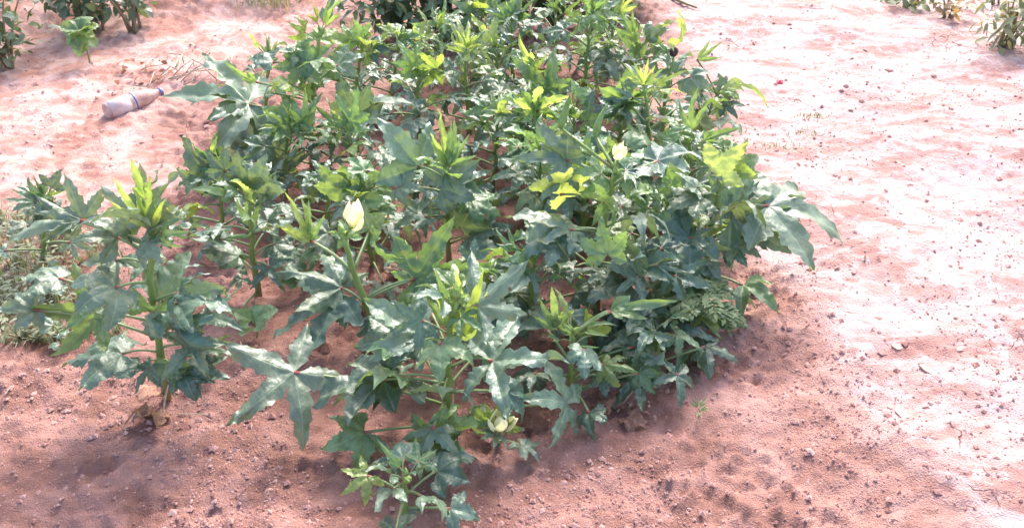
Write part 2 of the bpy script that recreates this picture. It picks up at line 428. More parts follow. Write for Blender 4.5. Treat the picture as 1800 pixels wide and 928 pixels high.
COL = {'b': (0.098, 0.165, 0.110, .20), 'd': (0.066, 0.122, 0.080, .18), 'g': (0.125, 0.220, 0.095, .28), 'm': (0.155, 0.255, 0.115, .32),
       'y': (0.19, 0.28, 0.09, .40), 'l': (0.25, 0.34, 0.14, .42), 'p': (0.142, 0.212, 0.150, .20)}
def colour(c, rd):
    b = COL[c]; k = rd.uniform(.85, 1.18); w = rd.uniform(-.012, .012)
    return (max(.01, b[0] * k + w), b[1] * k, max(.01, b[2] * k - w), b[3])

def tube(pts, radii, sides=7):
    V, F, T = [], [], []; n = len(pts)
    for i, p in enumerate(pts):
        d = (pts[min(i + 1, n - 1)] - pts[max(i - 1, 0)]).normalized()
        a = d.cross(Vector((0.31, 0.17, 0.93))); 
        if a.length < .05: a = d.cross(Vector((1, 0, 0)))
        a.normalize(); b = d.cross(a)
        for k in range(sides):
            t = 2 * math.pi * k / sides
            V.append(p + (a * math.cos(t) + b * math.sin(t)) * radii[i]); T.append(i / (n - 1))
    for i in range(n - 1):
        for k in range(sides):
            F.append((i * sides + k, i * sides + (k + 1) % sides, (i + 1) * sides + (k + 1) % sides, (i + 1) * sides + k))
    F.append(tuple(range(sides))[::-1]); F.append(tuple((n - 1) * sides + k for k in range(sides)))
    return V, F, T
def bez(a, b, c, n):
    return [a * (1 - t) ** 2 + b * 2 * t * (1 - t) + c * t * t for t in (i / (n - 1) for i in range(n))]

# buds, pods, flowers ------------------------------------------------
def lathe5(name, prof, ribs, depth, twist=0.0, sides=20, bend=0.0, mat=None):
    V, F, T = [], [], []; n = len(prof)
    for i, (z, r) in enumerate(prof):
        for k in range(sides):
            t = 2 * math.pi * k / sides
            rr = r * (1 + depth * math.cos(ribs * t + twist * z * 20))
            V.append(Vector((rr * math.cos(t) + bend * z * z, rr * math.sin(t), z))); T.append(i / (n - 1))
    for i in range(n - 1):
        for k in range(sides):
            F.append((i * sides + k, i * sides + (k + 1) % sides, (i + 1) * sides + (k + 1) % sides, (i + 1) * sides + k))
    F.append(tuple(range(sides))[::-1]); F.append(tuple((n - 1) * sides + k for k in range(sides)))
    me = mesh(name, V, F, {'t': T}); me.materials.append(mat); return me
ME_BUD = lathe5('bud', [(0, .003), (.004, .006), (.010, .0085), (.017, .007), (.024, .0035), (.029, .001)], 5, .10, mat=M_BUD, sides=15)
ME_POD = lathe5('pod', [(0, .006), (.01, .011), (.03, .0125), (.06, .011), (.09, .008), (.115, .004), (.13, .0008)], 5, .12, bend=1.6, mat=M_POD)
ME_FLOWER = lathe5('flower', [(0, .006), (.010, .011), (.022, .016), (.032, .015), (.040, .011), (.047, .007), (.051, .004), (.053, .001)], 5, .16, twist=4.5, sides=30, mat=M_PETAL)
def petal_mesh():
    V, F = [], []; nu, nv = 8, 8
    for i in range(nv):
        f = i / (nv - 1); z = .004 + .066 * f; rb = .0215 * math.sin(math.pi * (.12 + .74 * f)) + .0015
        span = 2.1 * math.sin(math.pi * (.18 + .62 * f))
        for k in range(nu):
            g = k / (nu - 1) - .5
            a = g * span + f * 1.1; r = rb + .0045 * (g + .5) + (.004 * max(0, f - .8) * 5 * abs(g) * 2)
            V.append((r * math.cos(a), r * math.sin(a), z - .014 * (2 * g) ** 2 * f + .005 * f * math.sin(11 * g + 2)))
    for i in range(nv - 1):
        for k in range(nu - 1): F.append((i * nu + k, i * nu + k + 1, (i + 1) * nu + k + 1, (i + 1) * nu + k))
    me = mesh('petal', V, F); me.materials.append(M_PETAL); return me
ME_PETAL = petal_mesh()
ME_WITHER = lathe5('withered_flower', [(0, .004), (.006, .009), (.014, .011), (.022, .008), (.026, .002)], 6, .18, mat=M_WITHER)
def calyx_mesh():
    V, F = [], []
    for k in range(9):
        a = 2 * math.pi * k / 9; d = Vector((math.cos(a), math.sin(a), 0)); e = Vector((-d.y, d.x, 0)) * .0022
        pts = [d * .006 + Vector((0, 0, -.002)), d * .017 + Vector((0, 0, .004)), d * .023 + Vector((0, 0, .014)), d * .024 + Vector((0, 0, .026))]
        b = len(V)
        for i, p in enumerate(pts):
            w = (1, 1.3, 1, .1)[i]; V += [p - e * w, p + e * w, p + d * .0012]
        for i in range(3):
            F += [(b + i * 3, b + i * 3 + 1, b + i * 3 + 4, b + i * 3 + 3), (b + i * 3 + 1, b + i * 3 + 2, b + i * 3 + 5, b + i * 3 + 4), (b + i * 3 + 2, b + i * 3, b + i * 3 + 3, b + i * 3 + 5)]
    me = mesh('calyx', V, F); me.materials.append(M_CALYX); return me
ME_CALYX = calyx_mesh()
def orient(p, d, s=1.0, spin=0.0):
    q = d.normalized().to_track_quat('Z', 'Y')
    return Matrix.Translation(p) @ q.to_matrix().to_4x4() @ Matrix.Rotation(spin, 4, 'Z') @ Matrix.Diagonal((s, s, s, 1))

# ------------------------------------------------------------------ okra plants
SEED = [0]
def okra(label, base, top, heroes=(), nrand=8, size=.15, seed=None, young=4, buds=4, dtop=0.0, spread=1.0,
         flower=None, pods=(), r0=.0095, mix='bbbbgdgm', upper='mgyg', fmin=.12, wither=False, bow=None):
    SEED[0] += 1; rd = random.Random(seed if seed is not None else SEED[0] * 7 + 1)
    B = G(*base); T = at(top[0], top[1], B.y + dtop); H = max(T.z - B.z, .08)
    root = empty('okra_plant', B); tag(root, label, 'okra plant', 'okra plants in the bed')
    top_l = T - B
    mid = top_l * .5 + Vector((rd.uniform(-.025, .025), rd.uniform(-.03, .03), 0)) + Vector((-top_l.x * .3 if bow is None else bow, 0, H * .08))
    N = 13; stem = bez(Vector((0, 0, -.03)), mid, top_l, N)
    for i in range(2, N - 1): stem[i] += Vector((rd.uniform(-1, 1), rd.uniform(-1, 1), 0)) * .004
    radii = [lerp(r0, r0 * .45, i / (N - 1)) * (1.12 if i % 2 else .95) for i in range(N)]
    V, F, t = tube(stem, radii, 9); link('stem', mesh('stem', V, F, {'t': t}), M_STEM, root)
    def onstem(f):
        x = max(0, min(1, f)) * (N - 1); i = min(int(x), N - 2); return stem[i].lerp(stem[i + 1], x - i)
    def stalk(A, J, sag=.03, r=.0036):
        d = J - A; m = (A + J) / 2 + Vector((0, 0, sag)) + Vector((rd.uniform(-1, 1), rd.uniform(-1, 1), 0)) * d.length * .07
        rr = min(r, max(.0016, d.length * .035))
        V, F, t = tube(bez(A, m, J, 7), [rr * 1.25, rr, rr * .95, rr * .9, rr * .9, rr * .95, rr * 1.25], 6)
        link('leaf_stalk', mesh('leaf_stalk', V, F, {'t': t}), M_STALK, root)
    def put(J, tipv, kind, droop, nh, roll, c):
        me, tip = get_leaf(kind, rd.randrange(6), droop)
        link('leaf', me, None, root, leaf_matrix(J, tipv, tip, nh, roll), colour(c, rd))
    for hh in heroes:
        jx, jy, tx, ty, dJ, dT, kind, droop, roll, c = hh[:10]
        J = at(jx, jy, B.y + dJ) - B; Tt = at(tx, ty, B.y + dJ + dT) - B
        g = gz(*(B + J).xy) - B.z
        if J.z < g + .02: J.z = g + .02
        g = gz(*(B + Tt).xy) - B.z
        if Tt.z < g + .012: Tt.z = g + .012
        d = Tt - J
        nh = Vector((0, -1, .35)) if d.z > .62 * d.length else Vector((0, -.25, 1))
        if len(hh) > 10: nh = Vector(hh[10])
        put(J, d, kind, droop, nh, R(roll), c)
        horiz = math.hypot(J.x, J.y)
        f = max(.06, min(.97, (J.z - .35 * horiz) / H)) if H > 0 else .5
        stalk(onstem(f), J, .02)
    ang = rd.uniform(0, 6.28); nrand = int(nrand * (1.5 if base[1] < 350 else 1.7) + 1)
    for i in range(nrand):
        f = lerp(fmin, .96, (i + rd.uniform(.1, .9)) / nrand); ang += 2.4 + rd.uniform(-.4, .4)
        pl = lerp(.17, .05, f ** 1.2) * rd.uniform(.75, 1.25) * spread * (size / .15); el = R(lerp(8, 58, f) + rd.uniform(-12, 12))
        A = onstem(f); az = Vector((math.cos(ang), math.sin(ang), 0))
        J = A + az * pl * math.cos(el) + Vector((0, 0, pl * math.sin(el) * .9))
        sz = lerp(1.0, .60, f ** 1.5) * .82 * size * rd.uniform(.85, 1.2)
        te = R(lerp(-46, 22, f) + rd.uniform(-24, 24))
        d = (az + Vector((rd.uniform(-.4, .4), rd.uniform(-.4, .4), 0))).normalized() * math.cos(te) + Vector((0, 0, math.sin(te)))
        d *= sz
        tipw = B + J + d; g = gz(tipw.x, tipw.y) + .02
        if tipw.z < g: d.z += g - tipw.z
        g = gz(*(B + J).xy) + .03
        if (B + J).z < g: J.z = g - B.z
        if f > .72: kind = rd.choice(('tri', 'deep', 'deep', 'narrow')); c = rd.choice(upper if rd.random() < .6 else 'bpbg')
        else: kind = rd.choice(('broad', 'deep', 'deep', 'open', 'tri', 'open', 'broad')); c = rd.choice(mix if rd.random() < .6 else 'bbpd'); c = 'y' if rd.random() < .06 else c
        put(J, d, kind, rd.choice((.55, .95, .95, 1.4, 1.8)), Vector((az.x * .3, az.y * .3 - .15, 1)), R(rd.uniform(-40, 40)), c)
        stalk(A, J, .012)
    for i in range(int(young * 1.15 + .5)):
        a = rd.uniform(0, 6.28); az = Vector((math.cos(a), math.sin(a), 0)); A = onstem(rd.uniform(.88, 1.0))
        L = size * rd.uniform(.3, 1.0); e = R(rd.uniform(22, 88)); d = az * math.cos(e) + Vector((0, 0, math.sin(e)))
        J = A + d * L * .35
        put(J, d * L, rd.choice(('narrow', 'tri', 'blade', 'deep', 'narrow')), rd.choice((.15, .55, .55, .95)), Vector((-az.x * .5, -az.y * .5 - .6, .4)), R(rd.uniform(-25, 25)), rd.choice('mpylggbm'))
        stalk(A, J, .004, .002)
    tt = (stem[-1] - stem[-2]).normalized()
    for i in range(buds):
        a = rd.uniform(0, 6.28); d = (tt + Vector((math.cos(a), math.sin(a), 0)) * rd.uniform(.2, .9)).normalized()
        link('flower_bud', ME_BUD, None, root, orient(onstem(rd.uniform(.93, 1.0)) + d * .006, d, rd.uniform(.6, 1.15), a))
    if flower:
        p = at(flower[0], flower[1], B.y + flower[2]) - B; d = Vector(flower[3]); s = flower[4]
        near = min(stem, key=lambda q: (q - p).length); near = near if (near - p).length > .012 else stem[-2]
        V, F, t = tube(bez(near, (near + p) / 2 + Vector((0, 0, -.004)), p + d.normalized() * .003, 5), [.003] * 5, 6)
        link('flower_stalk', mesh('flower_stalk', V, F, {'t': [x * .8 for x in t]}), M_STEM, root)
        fl = link('flower', ME_FLOWER, None, root, orient(p, d, s, rd.uniform(0, 6)))
        link('calyx', ME_CALYX, None, fl)
        for k in range(4): link('petal', ME_PETAL, None, fl, Matrix.Rotation(k * 1.57 + rd.uniform(-.3, .3), 4, 'Z') @ Matrix.Rotation((.05, .42, .12, .55)[k] + rd.uniform(-.05, .1), 4, 'Y') @ Matrix.Diagonal((rd.uniform(.8, 1.05), rd.uniform(.8, 1.05), rd.uniform(.8, 1.2), 1)))
    for (px_, py_, dy, d, s) in pods:
        p = at(px_, py_, B.y + dy) - B
        near = min(stem, key=lambda q: (q - p).length)
        V, F, t = tube(bez(near, (near + p) / 2, p, 4), [.004] * 4, 6); link('pod_stalk', mesh('pod_stalk', V, F, {'t': [x * .8 for x in t]}), M_STEM, root)
        link('pod', ME_POD, None, root, orient(p, Vector(d), s, rd.uniform(0, 6)))
    if wither:
        link('withered_flower', ME_WITHER, None, root, orient(stem[-1], tt, 1.3))
    return root

# nearest plants: their larger leaves are set one by one
okra('front okra plant with thick upright stem and yellow-green shoot, nearest the camera', (790, 752), (804, 528), [
    (517, 655, 395, 750, -.02, -.12, 'open', .55, -10, 'p'),
    (740, 593, 637, 524, .02, .05, 'tri', .55, 20, 'p'),
    (866, 635, 1003, 640, -.03, -.03, 'open', .55, -15, 'p', (0, -.6, 1)),
    (995, 710, 900, 702, -.02, -.02, 'open', .95, 0, 'b', (0, -.6, 1)),
    (840, 538, 930, 456, .0, .05, 'deep', .15, -15, 'p', (-.2, -.8, .6)),
    (672, 668, 548, 716, -.03, -.05, 'broad', .95, 0, 'd'),
    (705, 665, 585, 714, .02, -.08, 'deep', .95, 10, 'b'),
    (762, 772, 784, 710, -.10, .02, 'broad', .55, 10, 'g', (0, -.7, .8)),
    (765, 775, 862, 742, -.09, .0, 'broad', .55, -10, 'g'),
    (742, 600, 690, 640, .0, -.05, 'deep', .95, 0, 'b'),
    (780, 690, 778, 700, -.06, -.09, 'tri', .95, 0, 'p'),
    (890, 690, 915, 745, -.05, -.03, 'broad', .95, 10, 'd'),
    (700, 590, 620, 610, .06, .0, 'broad', .95, 0, 'b'),
    (735, 610, 738, 545, .05, .03, 'broad', .55, 0, 'b', (0, -.8, .5)),
    (640, 760, 560, 790, -.10, -.05, 'broad', .95, 0, 'g'),
    (820, 600, 800, 470, .02, .0, 'narrow', .15, 10, 'l'),
    (815, 590, 850, 470, .0, .02, 'narrow', .15, -10, 'y'),
    (785, 575, 765, 470, .0, .0, 'narrow', .15, 30, 'm'),
    (690, 612, 640, 628, -.02, -.02, 'tri', .95, 0, 'm'),
], nrand=7, size=.13, young=1, buds=7, r0=.0115, fmin=.12)
okra('okra plant in the near corner beside the grass, pale stem and half-opened flower bud', (292, 700), (262, 372), [
    (340, 609, 282, 672, -.06, -.07, 'open', .55, 0, 'p'),
    (215, 622, 100, 655, -.04, -.04, 'broad', .95, 0, 'b'),
    (168, 548, 50, 540, .0, .0, 'deep', .55, 165, 'g', (0, -.9, .5)),
    (143, 388, 10, 440, .05, -.05, 'blade', .95, 0, 'p', (0, -.4, .9)), (140, 390, 70, 425, .05, -.06, 'blade', .95, 0, 'b', (0, -.4, .9)), (142, 388, 60, 340, .08, .03, 'blade', .95, 0, 'b'),
    (146, 386, 112, 305, .06, .04, 'deep', .15, 10, 'p', (0, -.9, .4)),
    (205, 458, 145, 515, .02, -.06, 'deep', .55, 0, 'p'),
    (262, 425, 290, 462, -.03, -.05, 'broad', .95, 0, 'p'),
    (266, 544, 232, 505, -.04, -.04, 'tri', .55, 0, 'g'),
    (285, 530, 398, 506, .0, .0, 'broad', .55, 15, 'p', (0, -.5, 1)),
    (312, 533, 415, 560, -.02, -.03, 'broad', .95, 5, 'b'),
    (350, 650, 405, 665, -.05, -.03, 'broad', .95, 0, 'p'),
    (300, 640, 330, 690, -.06, -.04, 'broad', .95, 0, 'g'),
    (250, 640, 225, 665, -.04, -.06, 'broad', .95, 0, 'b'),
    (322, 655, 345, 706, -.07, -.04, 'broad', 1.4, 0, 'd'), (262, 650, 236, 692, -.07, -.04, 'open', .95, 0, 'b'),
    (345, 625, 418, 632, -.03, -.03, 'deep', .95, 0, 'b'), (355, 560, 432, 585, .0, -.04, 'open', .95, 0, 'b'),
    (105, 490, 20, 498, .04, -.02, 'broad', .95, 0, 'd'),
    (60, 545, -10, 545, .0, -.02, 'broad', .55, 0, 'p'),
    (255, 400, 200, 312, .0, .0, 'narrow', .15, 10, 'l'),
    (250, 395, 245, 285, .02, .03, 'deep', .15, -10, 'p', (0, -.9, .4)),
    (262, 395, 320, 300, .02, .03, 'deep', .55, -20, 'p', (0, -.6, .8)),
    (265, 400, 262, 305, -.02, .0, 'narrow', .15, 0, 'y'),
    (290, 395, 335, 372, .02, .0, 'tri', .55, 0, 'p'),
], nrand=6, size=.14, young=1, buds=5, pods=((262, 388, -.02, (.35, -.1, 1), .55),), r0=.011, fmin=.35)
okra('leaning okra plant with long bare bent stem and one large cream flower', (700, 618), (606, 412), [
    (600, 506, 481, 480, .03, .02, 'deep', .55, 0, 'b', (0, -.5, 1)),
    (598, 516, 470, 600, .02, -.05, 'deep', .55, -10, 'b'),
    (545, 424, 498, 335, .05, .0, 'narrow', .15, 35, 'l'),
    (546, 424, 542, 350, .05, .02, 'narrow', .15, 0, 'm'),
    (546, 424, 562, 395, .05, .03, 'narrow', .15, 0, 'm'),
    (728, 492, 784, 440, .05, .03, 'deep', .15, -10, 'm', (-.1, -1, .3)),
    (730, 490, 868, 462, .05, .02, 'deep', .55, 10, 'g', (0, -.6, .7)),
    (650, 405, 640, 350, .12, .04, 'tri', .55, 0, 'b', (0, -.8, .5)),
    (655, 410, 700, 460, .12, .02, 'broad', .95, 170, 'g'),
    (660, 560, 640, 600, -.02, -.05, 'broad', .95, 0, 'd'),
    (690, 560, 625, 590, .03, -.02, 'broad', .95, 0, 'b'),
], nrand=1, size=.12, young=0, buds=6, flower=(622, 398, -.01, (.16, -.15, 1), .95), r0=.012, fmin=.1, bow=-.075)
okra('small-leaved okra plant with a pale dried pod, set behind the front pair', (455, 522), (440, 350), [
    (395, 300, 362, 262, .05, .02, 'broad', .55, 0, 'b'),
    (430, 330, 418, 262, .02, .02, 'tri', .15, 0, 'b', (0, -.9, .4)),
    (450, 340, 468, 270, .02, .02, 'tri', .15, 0, 'p', (0, -.9, .4)),
    (390, 400, 350, 425, .0, -.04, 'broad', .95, 0, 'b'),
    (480, 430, 530, 450, .03, .0, 'broad', .95, 0, 'b'),
    (420, 450, 350, 440, .0, -.04, 'broad', .95, 0, 'b'),
    (470, 390, 520, 372, .03, .02, 'broad', .55, 0, 'b'),
    (425, 490, 395, 520, .0, -.04, 'deep', .95, 0, 'b'),
    (440, 400, 432, 318, .0, .0, 'narrow', .15, 0, 'm'),
], nrand=6, size=.125, young=3, buds=4, pods=((437, 416, -.03, (-1, -.1, .15), .5),), fmin=.1)
okra('tall okra plant with closed cream flower on a long jointed stem', (1048, 545), (1082, 300), [
    (1068, 448, 1057, 380, -.18, .04, 'broad', .15, 0, 'm', (0, -1, .35)),
    (989, 408, 886, 382, -.03, .02, 'broad', .95, 0, 'p', (0, -.4, 1)),
    (985, 412, 914, 455, -.05, -.04, 'broad', .95, 0, 'p'),
    (1047, 492, 1116, 520, -.05, -.05, 'open', .95, 0, 'p'),
    (996, 282, 1001, 212, .06, .03, 'tri', .15, 0, 'b', (0, -1, .3)),
    (996, 282, 898, 276, .06, .0, 'deep', .55, 0, 'p', (0, -.7, .8)),
    (984, 342, 1072, 264, .02, .04, 'deep', .55, 20, 'l', (.4, -.9, .3)),
    (1150, 290, 1076, 304, .05, .0, 'broad', .55, 0, 'b'),
    (1156, 284, 1235, 268, .06, .02, 'broad', .55, 0, 'p'),
    (1100, 300, 1150, 345, .03, -.05, 'broad', .95, 0, 'd'),
    (1010, 470, 960, 500, -.03, -.05, 'broad', .95, 0, 'd'),
], nrand=7, size=.15, young=0, buds=4, flower=(1086, 278, -.01, (.1, -.2, 1), .62), pods=((985, 225, .08, (.25, .1, 1), .75), (1046, 240, .08, (.1, 0, 1), .7)), r0=.0105)
okra('outermost okra plant leaning over the pale path with a yellowing shoot', (1240, 515), (1276, 300), [
    (1252, 304, 1316, 250, -.06, .02, 'tri', .15, 0, 'l', (0, -1, .3)),
    (1285, 384, 1336, 318, .0, .05, 'deep', .15, 0, 'b', (0, -1, .4)),
    (1285, 385, 1418, 349, .0, .02, 'deep', .55, 20, 'b', (0, -.5, .9)),
    (1350, 362, 1488, 434, -.01, -.04, 'deep', .95, 0, 'p', (0, -.4, .9)),
    (1352, 364, 1422, 478, -.01, -.06, 'blade', .95, 0, 'g', (.3, -.9, .5)),
    (1211, 420, 1121, 462, -.08, -.05, 'broad', .55, 0, 'b'),
    (1212, 420, 1253, 434, -.08, -.05, 'broad', .95, 0, 'b'),
    (1290, 425, 1366, 430, -.03, -.02, 'deep', .95, 0, 'p'),
    (1288, 430, 1315, 470, -.03, -.05, 'broad', .95, 0, 'd'),
    (1240, 400, 1290, 440, -.04, -.04, 'tri', .95, 150, 'y'),
    (1270, 517, 1324, 568, -.05, -.05, 'blade', .95, 0, 'p'),
    (1225, 330, 1180, 300, .02, .02, 'broad', .55, 0, 'b'),
    (1230, 345, 1170, 372, .0, -.04, 'broad', .95, 0, 'b'),
    (1262, 345, 1240, 300, .02, .0, 'narrow', .15, 0, 'g'),
], nrand=5, size=.14, young=3, buds=5, r0=.0105, fmin=.15)
okra('short bushy okra plant with a stub pod, before the ferny weed', (1003, 688), (1006, 588), [
    (1071, 546, 1192, 528, .05, .02, 'blade', .15, 10, 'm'),
    (1073, 548, 1140, 560, .04, .0, 'blade', .55, 0, 'y'),
    (1123, 656, 1153, 693, -.02, -.04, 'broad', .55, 0, 'g', (0, -.7, .8)),
    (1125, 655, 1170, 616, -.01, .03, 'broad', .55, 0, 'g', (0, -.8, .6)),
    (1115, 610, 1185, 588, .03, .0, 'broad', .55, 0, 'd', (0, -.7, .8)),
    (1090, 640, 1040, 655, .0, -.03, 'broad', .95, 0, 'd'),
    (1060, 660, 1065, 700, -.02, -.04, 'broad', .95, 0, 'd'),
    (975, 580, 945, 522, .0, .0, 'narrow', .15, 0, 'g'),
    (978, 575, 970, 502, .0, .0, 'blade', .15, 0, 'm'),
    (980, 578, 1000, 550, .0, .0, 'tri', .15, 0, 'm', (0, -1, .3)),
    (1040, 590, 1030, 540, .03, .02, 'tri', .55, 160, 'y'),
    (940, 660, 905, 700, .0, -.04, 'broad', .95, 0, 'd'),
], nrand=5, size=.125, young=2, buds=4, pods=((1020, 610, -.02, (1, -.2, .05), .35),), fmin=.1)
okra('dark-leaved okra plant crowded between the bank and the closed cream flower', (1140, 590), (1118, 455), [
    (1110, 470, 1060, 478, .0, -.02, 'broad', .55, 0, 'p'),
    (1130, 470, 1205, 452, .0, -.02, 'broad', .55, 0, 'b'),
    (1100, 500, 1030, 530, -.03, -.06, 'broad', .95, 0, 'b'),
    (1150, 510, 1215, 500, .0, -.04, 'broad', .95, 0, 'b'),
    (1140, 560, 1090, 590, -.03, -.06, 'broad', .95, 0, 'd'),
], nrand=9, size=.14, young=0, buds=2, mix='bddbdg', upper='bbgd', fmin=.08)
okra('okra plant with upright pale shoot in the middle gap of red soil', (790, 468), (786, 290), [
    (785, 290, 768, 188, .0, .02, 'narrow', .15, 30, 'l'),
    (788, 292, 792, 210, .0, .02, 'narrow', .15, 0, 'm'),
    (790, 292, 826, 235, .0, .02, 'narrow', .15, -20, 'm'),
    (775, 330, 845, 280, -.02, .02, 'broad', .55, 0, 'p'),
    (800, 330, 865, 300, .0, .02, 'broad', .55, -10, 'b'),
    (735, 293, 660, 206, .03, .03, 'tri', .55, 0, 'p', (0, -.7, .8)),
    (700, 330, 748, 332, -.03, -.02, 'broad', .95, 0, 'p'),
    (740, 375, 690, 405, -.04, -.05, 'open', .55, 0, 'p'),
    (745, 372, 805, 345, -.03, -.01, 'deep', .55, 0, 'p'),
    (810, 400, 860, 345, .0, .02, 'broad', .95, 0, 'b'),
    (850, 410, 905, 395, .0, .0, 'broad', .95, 0, 'b'),
], nrand=4, size=.13, young=2, buds=3, fmin=.2)
okra('small flowering okra shoot with yellow-green tips low under the front plant', (880, 790), (872, 752), [
    (870, 748, 850, 705, .0, .0, 'narrow', .15, 0, 'y'),
    (872, 750, 890, 700, .0, .0, 'tri', .15, 0, 'y', (0, -1, .3)),
    (874, 752, 905, 735, .0, -.02, 'narrow', .55, 0, 'y'),
    (868, 752, 838, 735, .0, -.02, 'tri', .55, 0, 'm'),
], nrand=2, size=.08, young=0, buds=1, flower=(878, 752, -.02, (.1, -.2, 1), .85), r0=.006)
# the rows behind
okra('okra plant with broad bright green crown beside the discarded bottle', (548, 292), (562, 55), [
    (536, 112, 582, 80, -.02, .03, 'broad', .55, 0, 'm', (0, -.8, .6)),
    (530, 115, 480, 120, -.02, .0, 'broad', .55, 0, 'm', (0, -.8, .6)),
    (535, 110, 520, 68, .0, .03, 'broad', .55, 0, 'm', (0, -.8, .6)),
    (545, 125, 600, 135, -.03, -.03, 'broad', .95, 0, 'm', (0, -.8, .6)),
    (560, 135, 610, 110, .04, .03, 'broad', .55, 0, 'g'),
    (540, 150, 560, 185, -.04, -.03, 'broad', .95, 160, 'y'),
    (631, 200, 728, 182, .0, -.02, 'deep', .95, 0, 'p'),
    (630, 198, 598, 126, .0, .02, 'broad', .95, 0, 'p', (0, -.8, .6)),
    (476, 278, 418, 192, -.05, .06, 'broad', .55, 0, 'p', (0, -.9, .6)),
    (474, 278, 364, 308, -.06, -.04, 'broad', .95, 0, 'p'),
    (435, 184, 284, 170, .0, -.04, 'deep', .95, 0, 'p', (0, -.1, 1)),
    (434, 186, 322, 206, .0, -.05, 'deep', 1.4, 0, 'b', (0, -.2, 1)),
    (450, 145, 392, 105, .04, .0, 'blade', .55, 0, 'm'),
    (480, 110, 440, 105, .03, .0, 'ovate', .55, 0, 'b'),
    (470, 165, 510, 160, .0, -.02, 'broad', .95, 0, 'p'),
    (500, 200, 470, 240, -.04, -.04, 'broad', .95, 0, 'b'),
], nrand=6, size=.15, young=3, buds=6, r0=.011)
okra('slender-topped okra plant with narrow pale shoots below the bright crown', (505, 350), (512, 225), [
    (540, 230, 535, 150, .0, .02, 'narrow', .15, 0, 'm'),
], nrand=10, size=.135, young=5, buds=4, mix='bbpbg')
okra('okra plant with crinkled grey-green leaves in the second row, below the drooping leaf', (630, 345), (612, 230), (), nrand=11, size=.135, young=4, buds=3, mix='bgppby')
okra('okra plant at the edge of the bare field with hanging grey leaves', (398, 425), (392, 300), [
    (372, 310, 320, 240, .02, .02, 'broad', .55, 0, 'b'),
    (395, 320, 352, 352, .0, -.03, 'broad', .95, 0, 'g'),
], nrand=8, size=.12, young=3, buds=2, mix='bbpg')
okra('low spreading okra plant over the grass at the edge of the picture', (72, 470), (90, 350), [
    (75, 350, 20, 372, .0, -.03, 'deep', .95, 0, 'p'),
    (90, 330, 110, 296, .0, .02, 'tri', .15, 0, 'b'),
    (70, 345, 50, 310, .0, .02, 'tri', .55, 0, 'b'),
], nrand=7, size=.10, young=2, buds=1, mix='bbpg')
okra('okra plant with two dark leaves fanned over the gap beside the jointed stem', (955, 420), (952, 262), (), nrand=11, size=.14, young=4, buds=3, mix='bgppbm')
okra('okra plant hidden behind the leaning flower stem, wide grey leaves', (655, 470), (640, 340), [
    (640, 300, 600, 280, .0, .02, 'broad', .55, 0, 'g'),
    (600, 330, 560, 285, .0, .03, 'broad', .55, 0, 'm', (0, -1, .4)),
    (625, 345, 690, 300, .0, .02, 'broad', .55, 20, 'm'),
], nrand=9, size=.135, young=2, buds=2, mix='bppbg')
okra('okra plant bearing a blackened dead flower at its tip beside the path', (1165, 275), (1184, 100), (), nrand=9, size=.13, young=1, buds=0, wither=True, pods=((1186, 135, -.01, (.1, 0, 1), .45),), mix='bgpbm')
okra('okra plant with thick pale stem and forked yellow-green shoot in front of the dead flower', (1142, 345), (1132, 160), [
    (1130, 150, 1096, 112, .0, .0, 'narrow', .15, 20, 'l'),
    (1131, 150, 1140, 102, .0, .0, 'narrow', .15, 0, 'l'),
    (1133, 150, 1168, 118, .0, .0, 'narrow', .15, 0, 'm'),
], nrand=10, size=.14, young=1, buds=2, r0=.0105, mix='bgppbm')
okra('okra plant with arching yellow leaf hanging towards the path', (1222, 255), (1262, 165), [
    (1272, 150, 1350, 190, .0, -.03, 'blade', 1.4, 0, 'l', (.2, -.6, .8)),
    (1270, 150, 1262, 128, .0, .03, 'broad', .55, 0, 'b'),
    (1280, 160, 1300, 185, .0, -.03, 'broad', .95, 0, 'g'),
    (1268, 190, 1262, 215, .0, -.02, 'broad', .95, 0, 'g'),
    (1225, 105, 1272, 72, .05, .0, 'narrow', .15, 0, 'm'),
], nrand=8, size=.13, young=1, buds=2, mix='bgppb')
okra('okra plant with wide sheen-covered leaves between the yellowing shoot and thick pale stem', (1205, 400), (1212, 250), (), nrand=11, size=.145, young=2, buds=3, mix='bppbg')
okra('okra plant with single raised three-lobed bright leaf in the far rows', (930, 250), (940, 120), [
    (962, 164, 898, 100, -.06, .03, 'deep', .15, 0, 'm', (0, -1, .4)),
    (962, 164, 968, 108, -.06, .03, 'deep', .15, 0, 'm', (0, -1, .4)),
    (960, 165, 905, 150, .0, .0, 'deep', .55, 0, 'm'),
], nrand=9, size=.14, young=3, buds=3, mix='bgppb')
okra('okra plant with bent leaf over the bare red gap in the far rows', (740, 255), (738, 130), [
    (768, 122, 710, 130, .0, -.02, 'deep', .55, 150, 'y', (0, -.8, .6)),
], nrand=8, size=.135, young=4, buds=4, mix='bgpmb')
okra('okra plant with five-fingered lime shoot at the head of the soil gap', (826, 235), (820, 95), [
    (820, 85, 800, 52, .0, .0, 'narrow', .15, 0, 'l'),
    (820, 85, 825, 45, .0, .0, 'narrow', .15, 0, 'l'),
    (820, 85, 848, 58, .0, .0, 'narrow', .15, 0, 'l'),
], nrand=9, size=.14, young=3, buds=1, mix='bgpb', r0=.010)
okra('okra plant with tall white-green spike in the farthest row', (905, 165), (900, 35), (), nrand=9, size=.15, young=6, buds=3, mix='bgppb')
okra('okra plant with long thin stem rising above the farthest row beside the dark bushes', (1030, 190), (1042, 25), (), nrand=10, size=.14, young=4, buds=4, mix='bgppb')
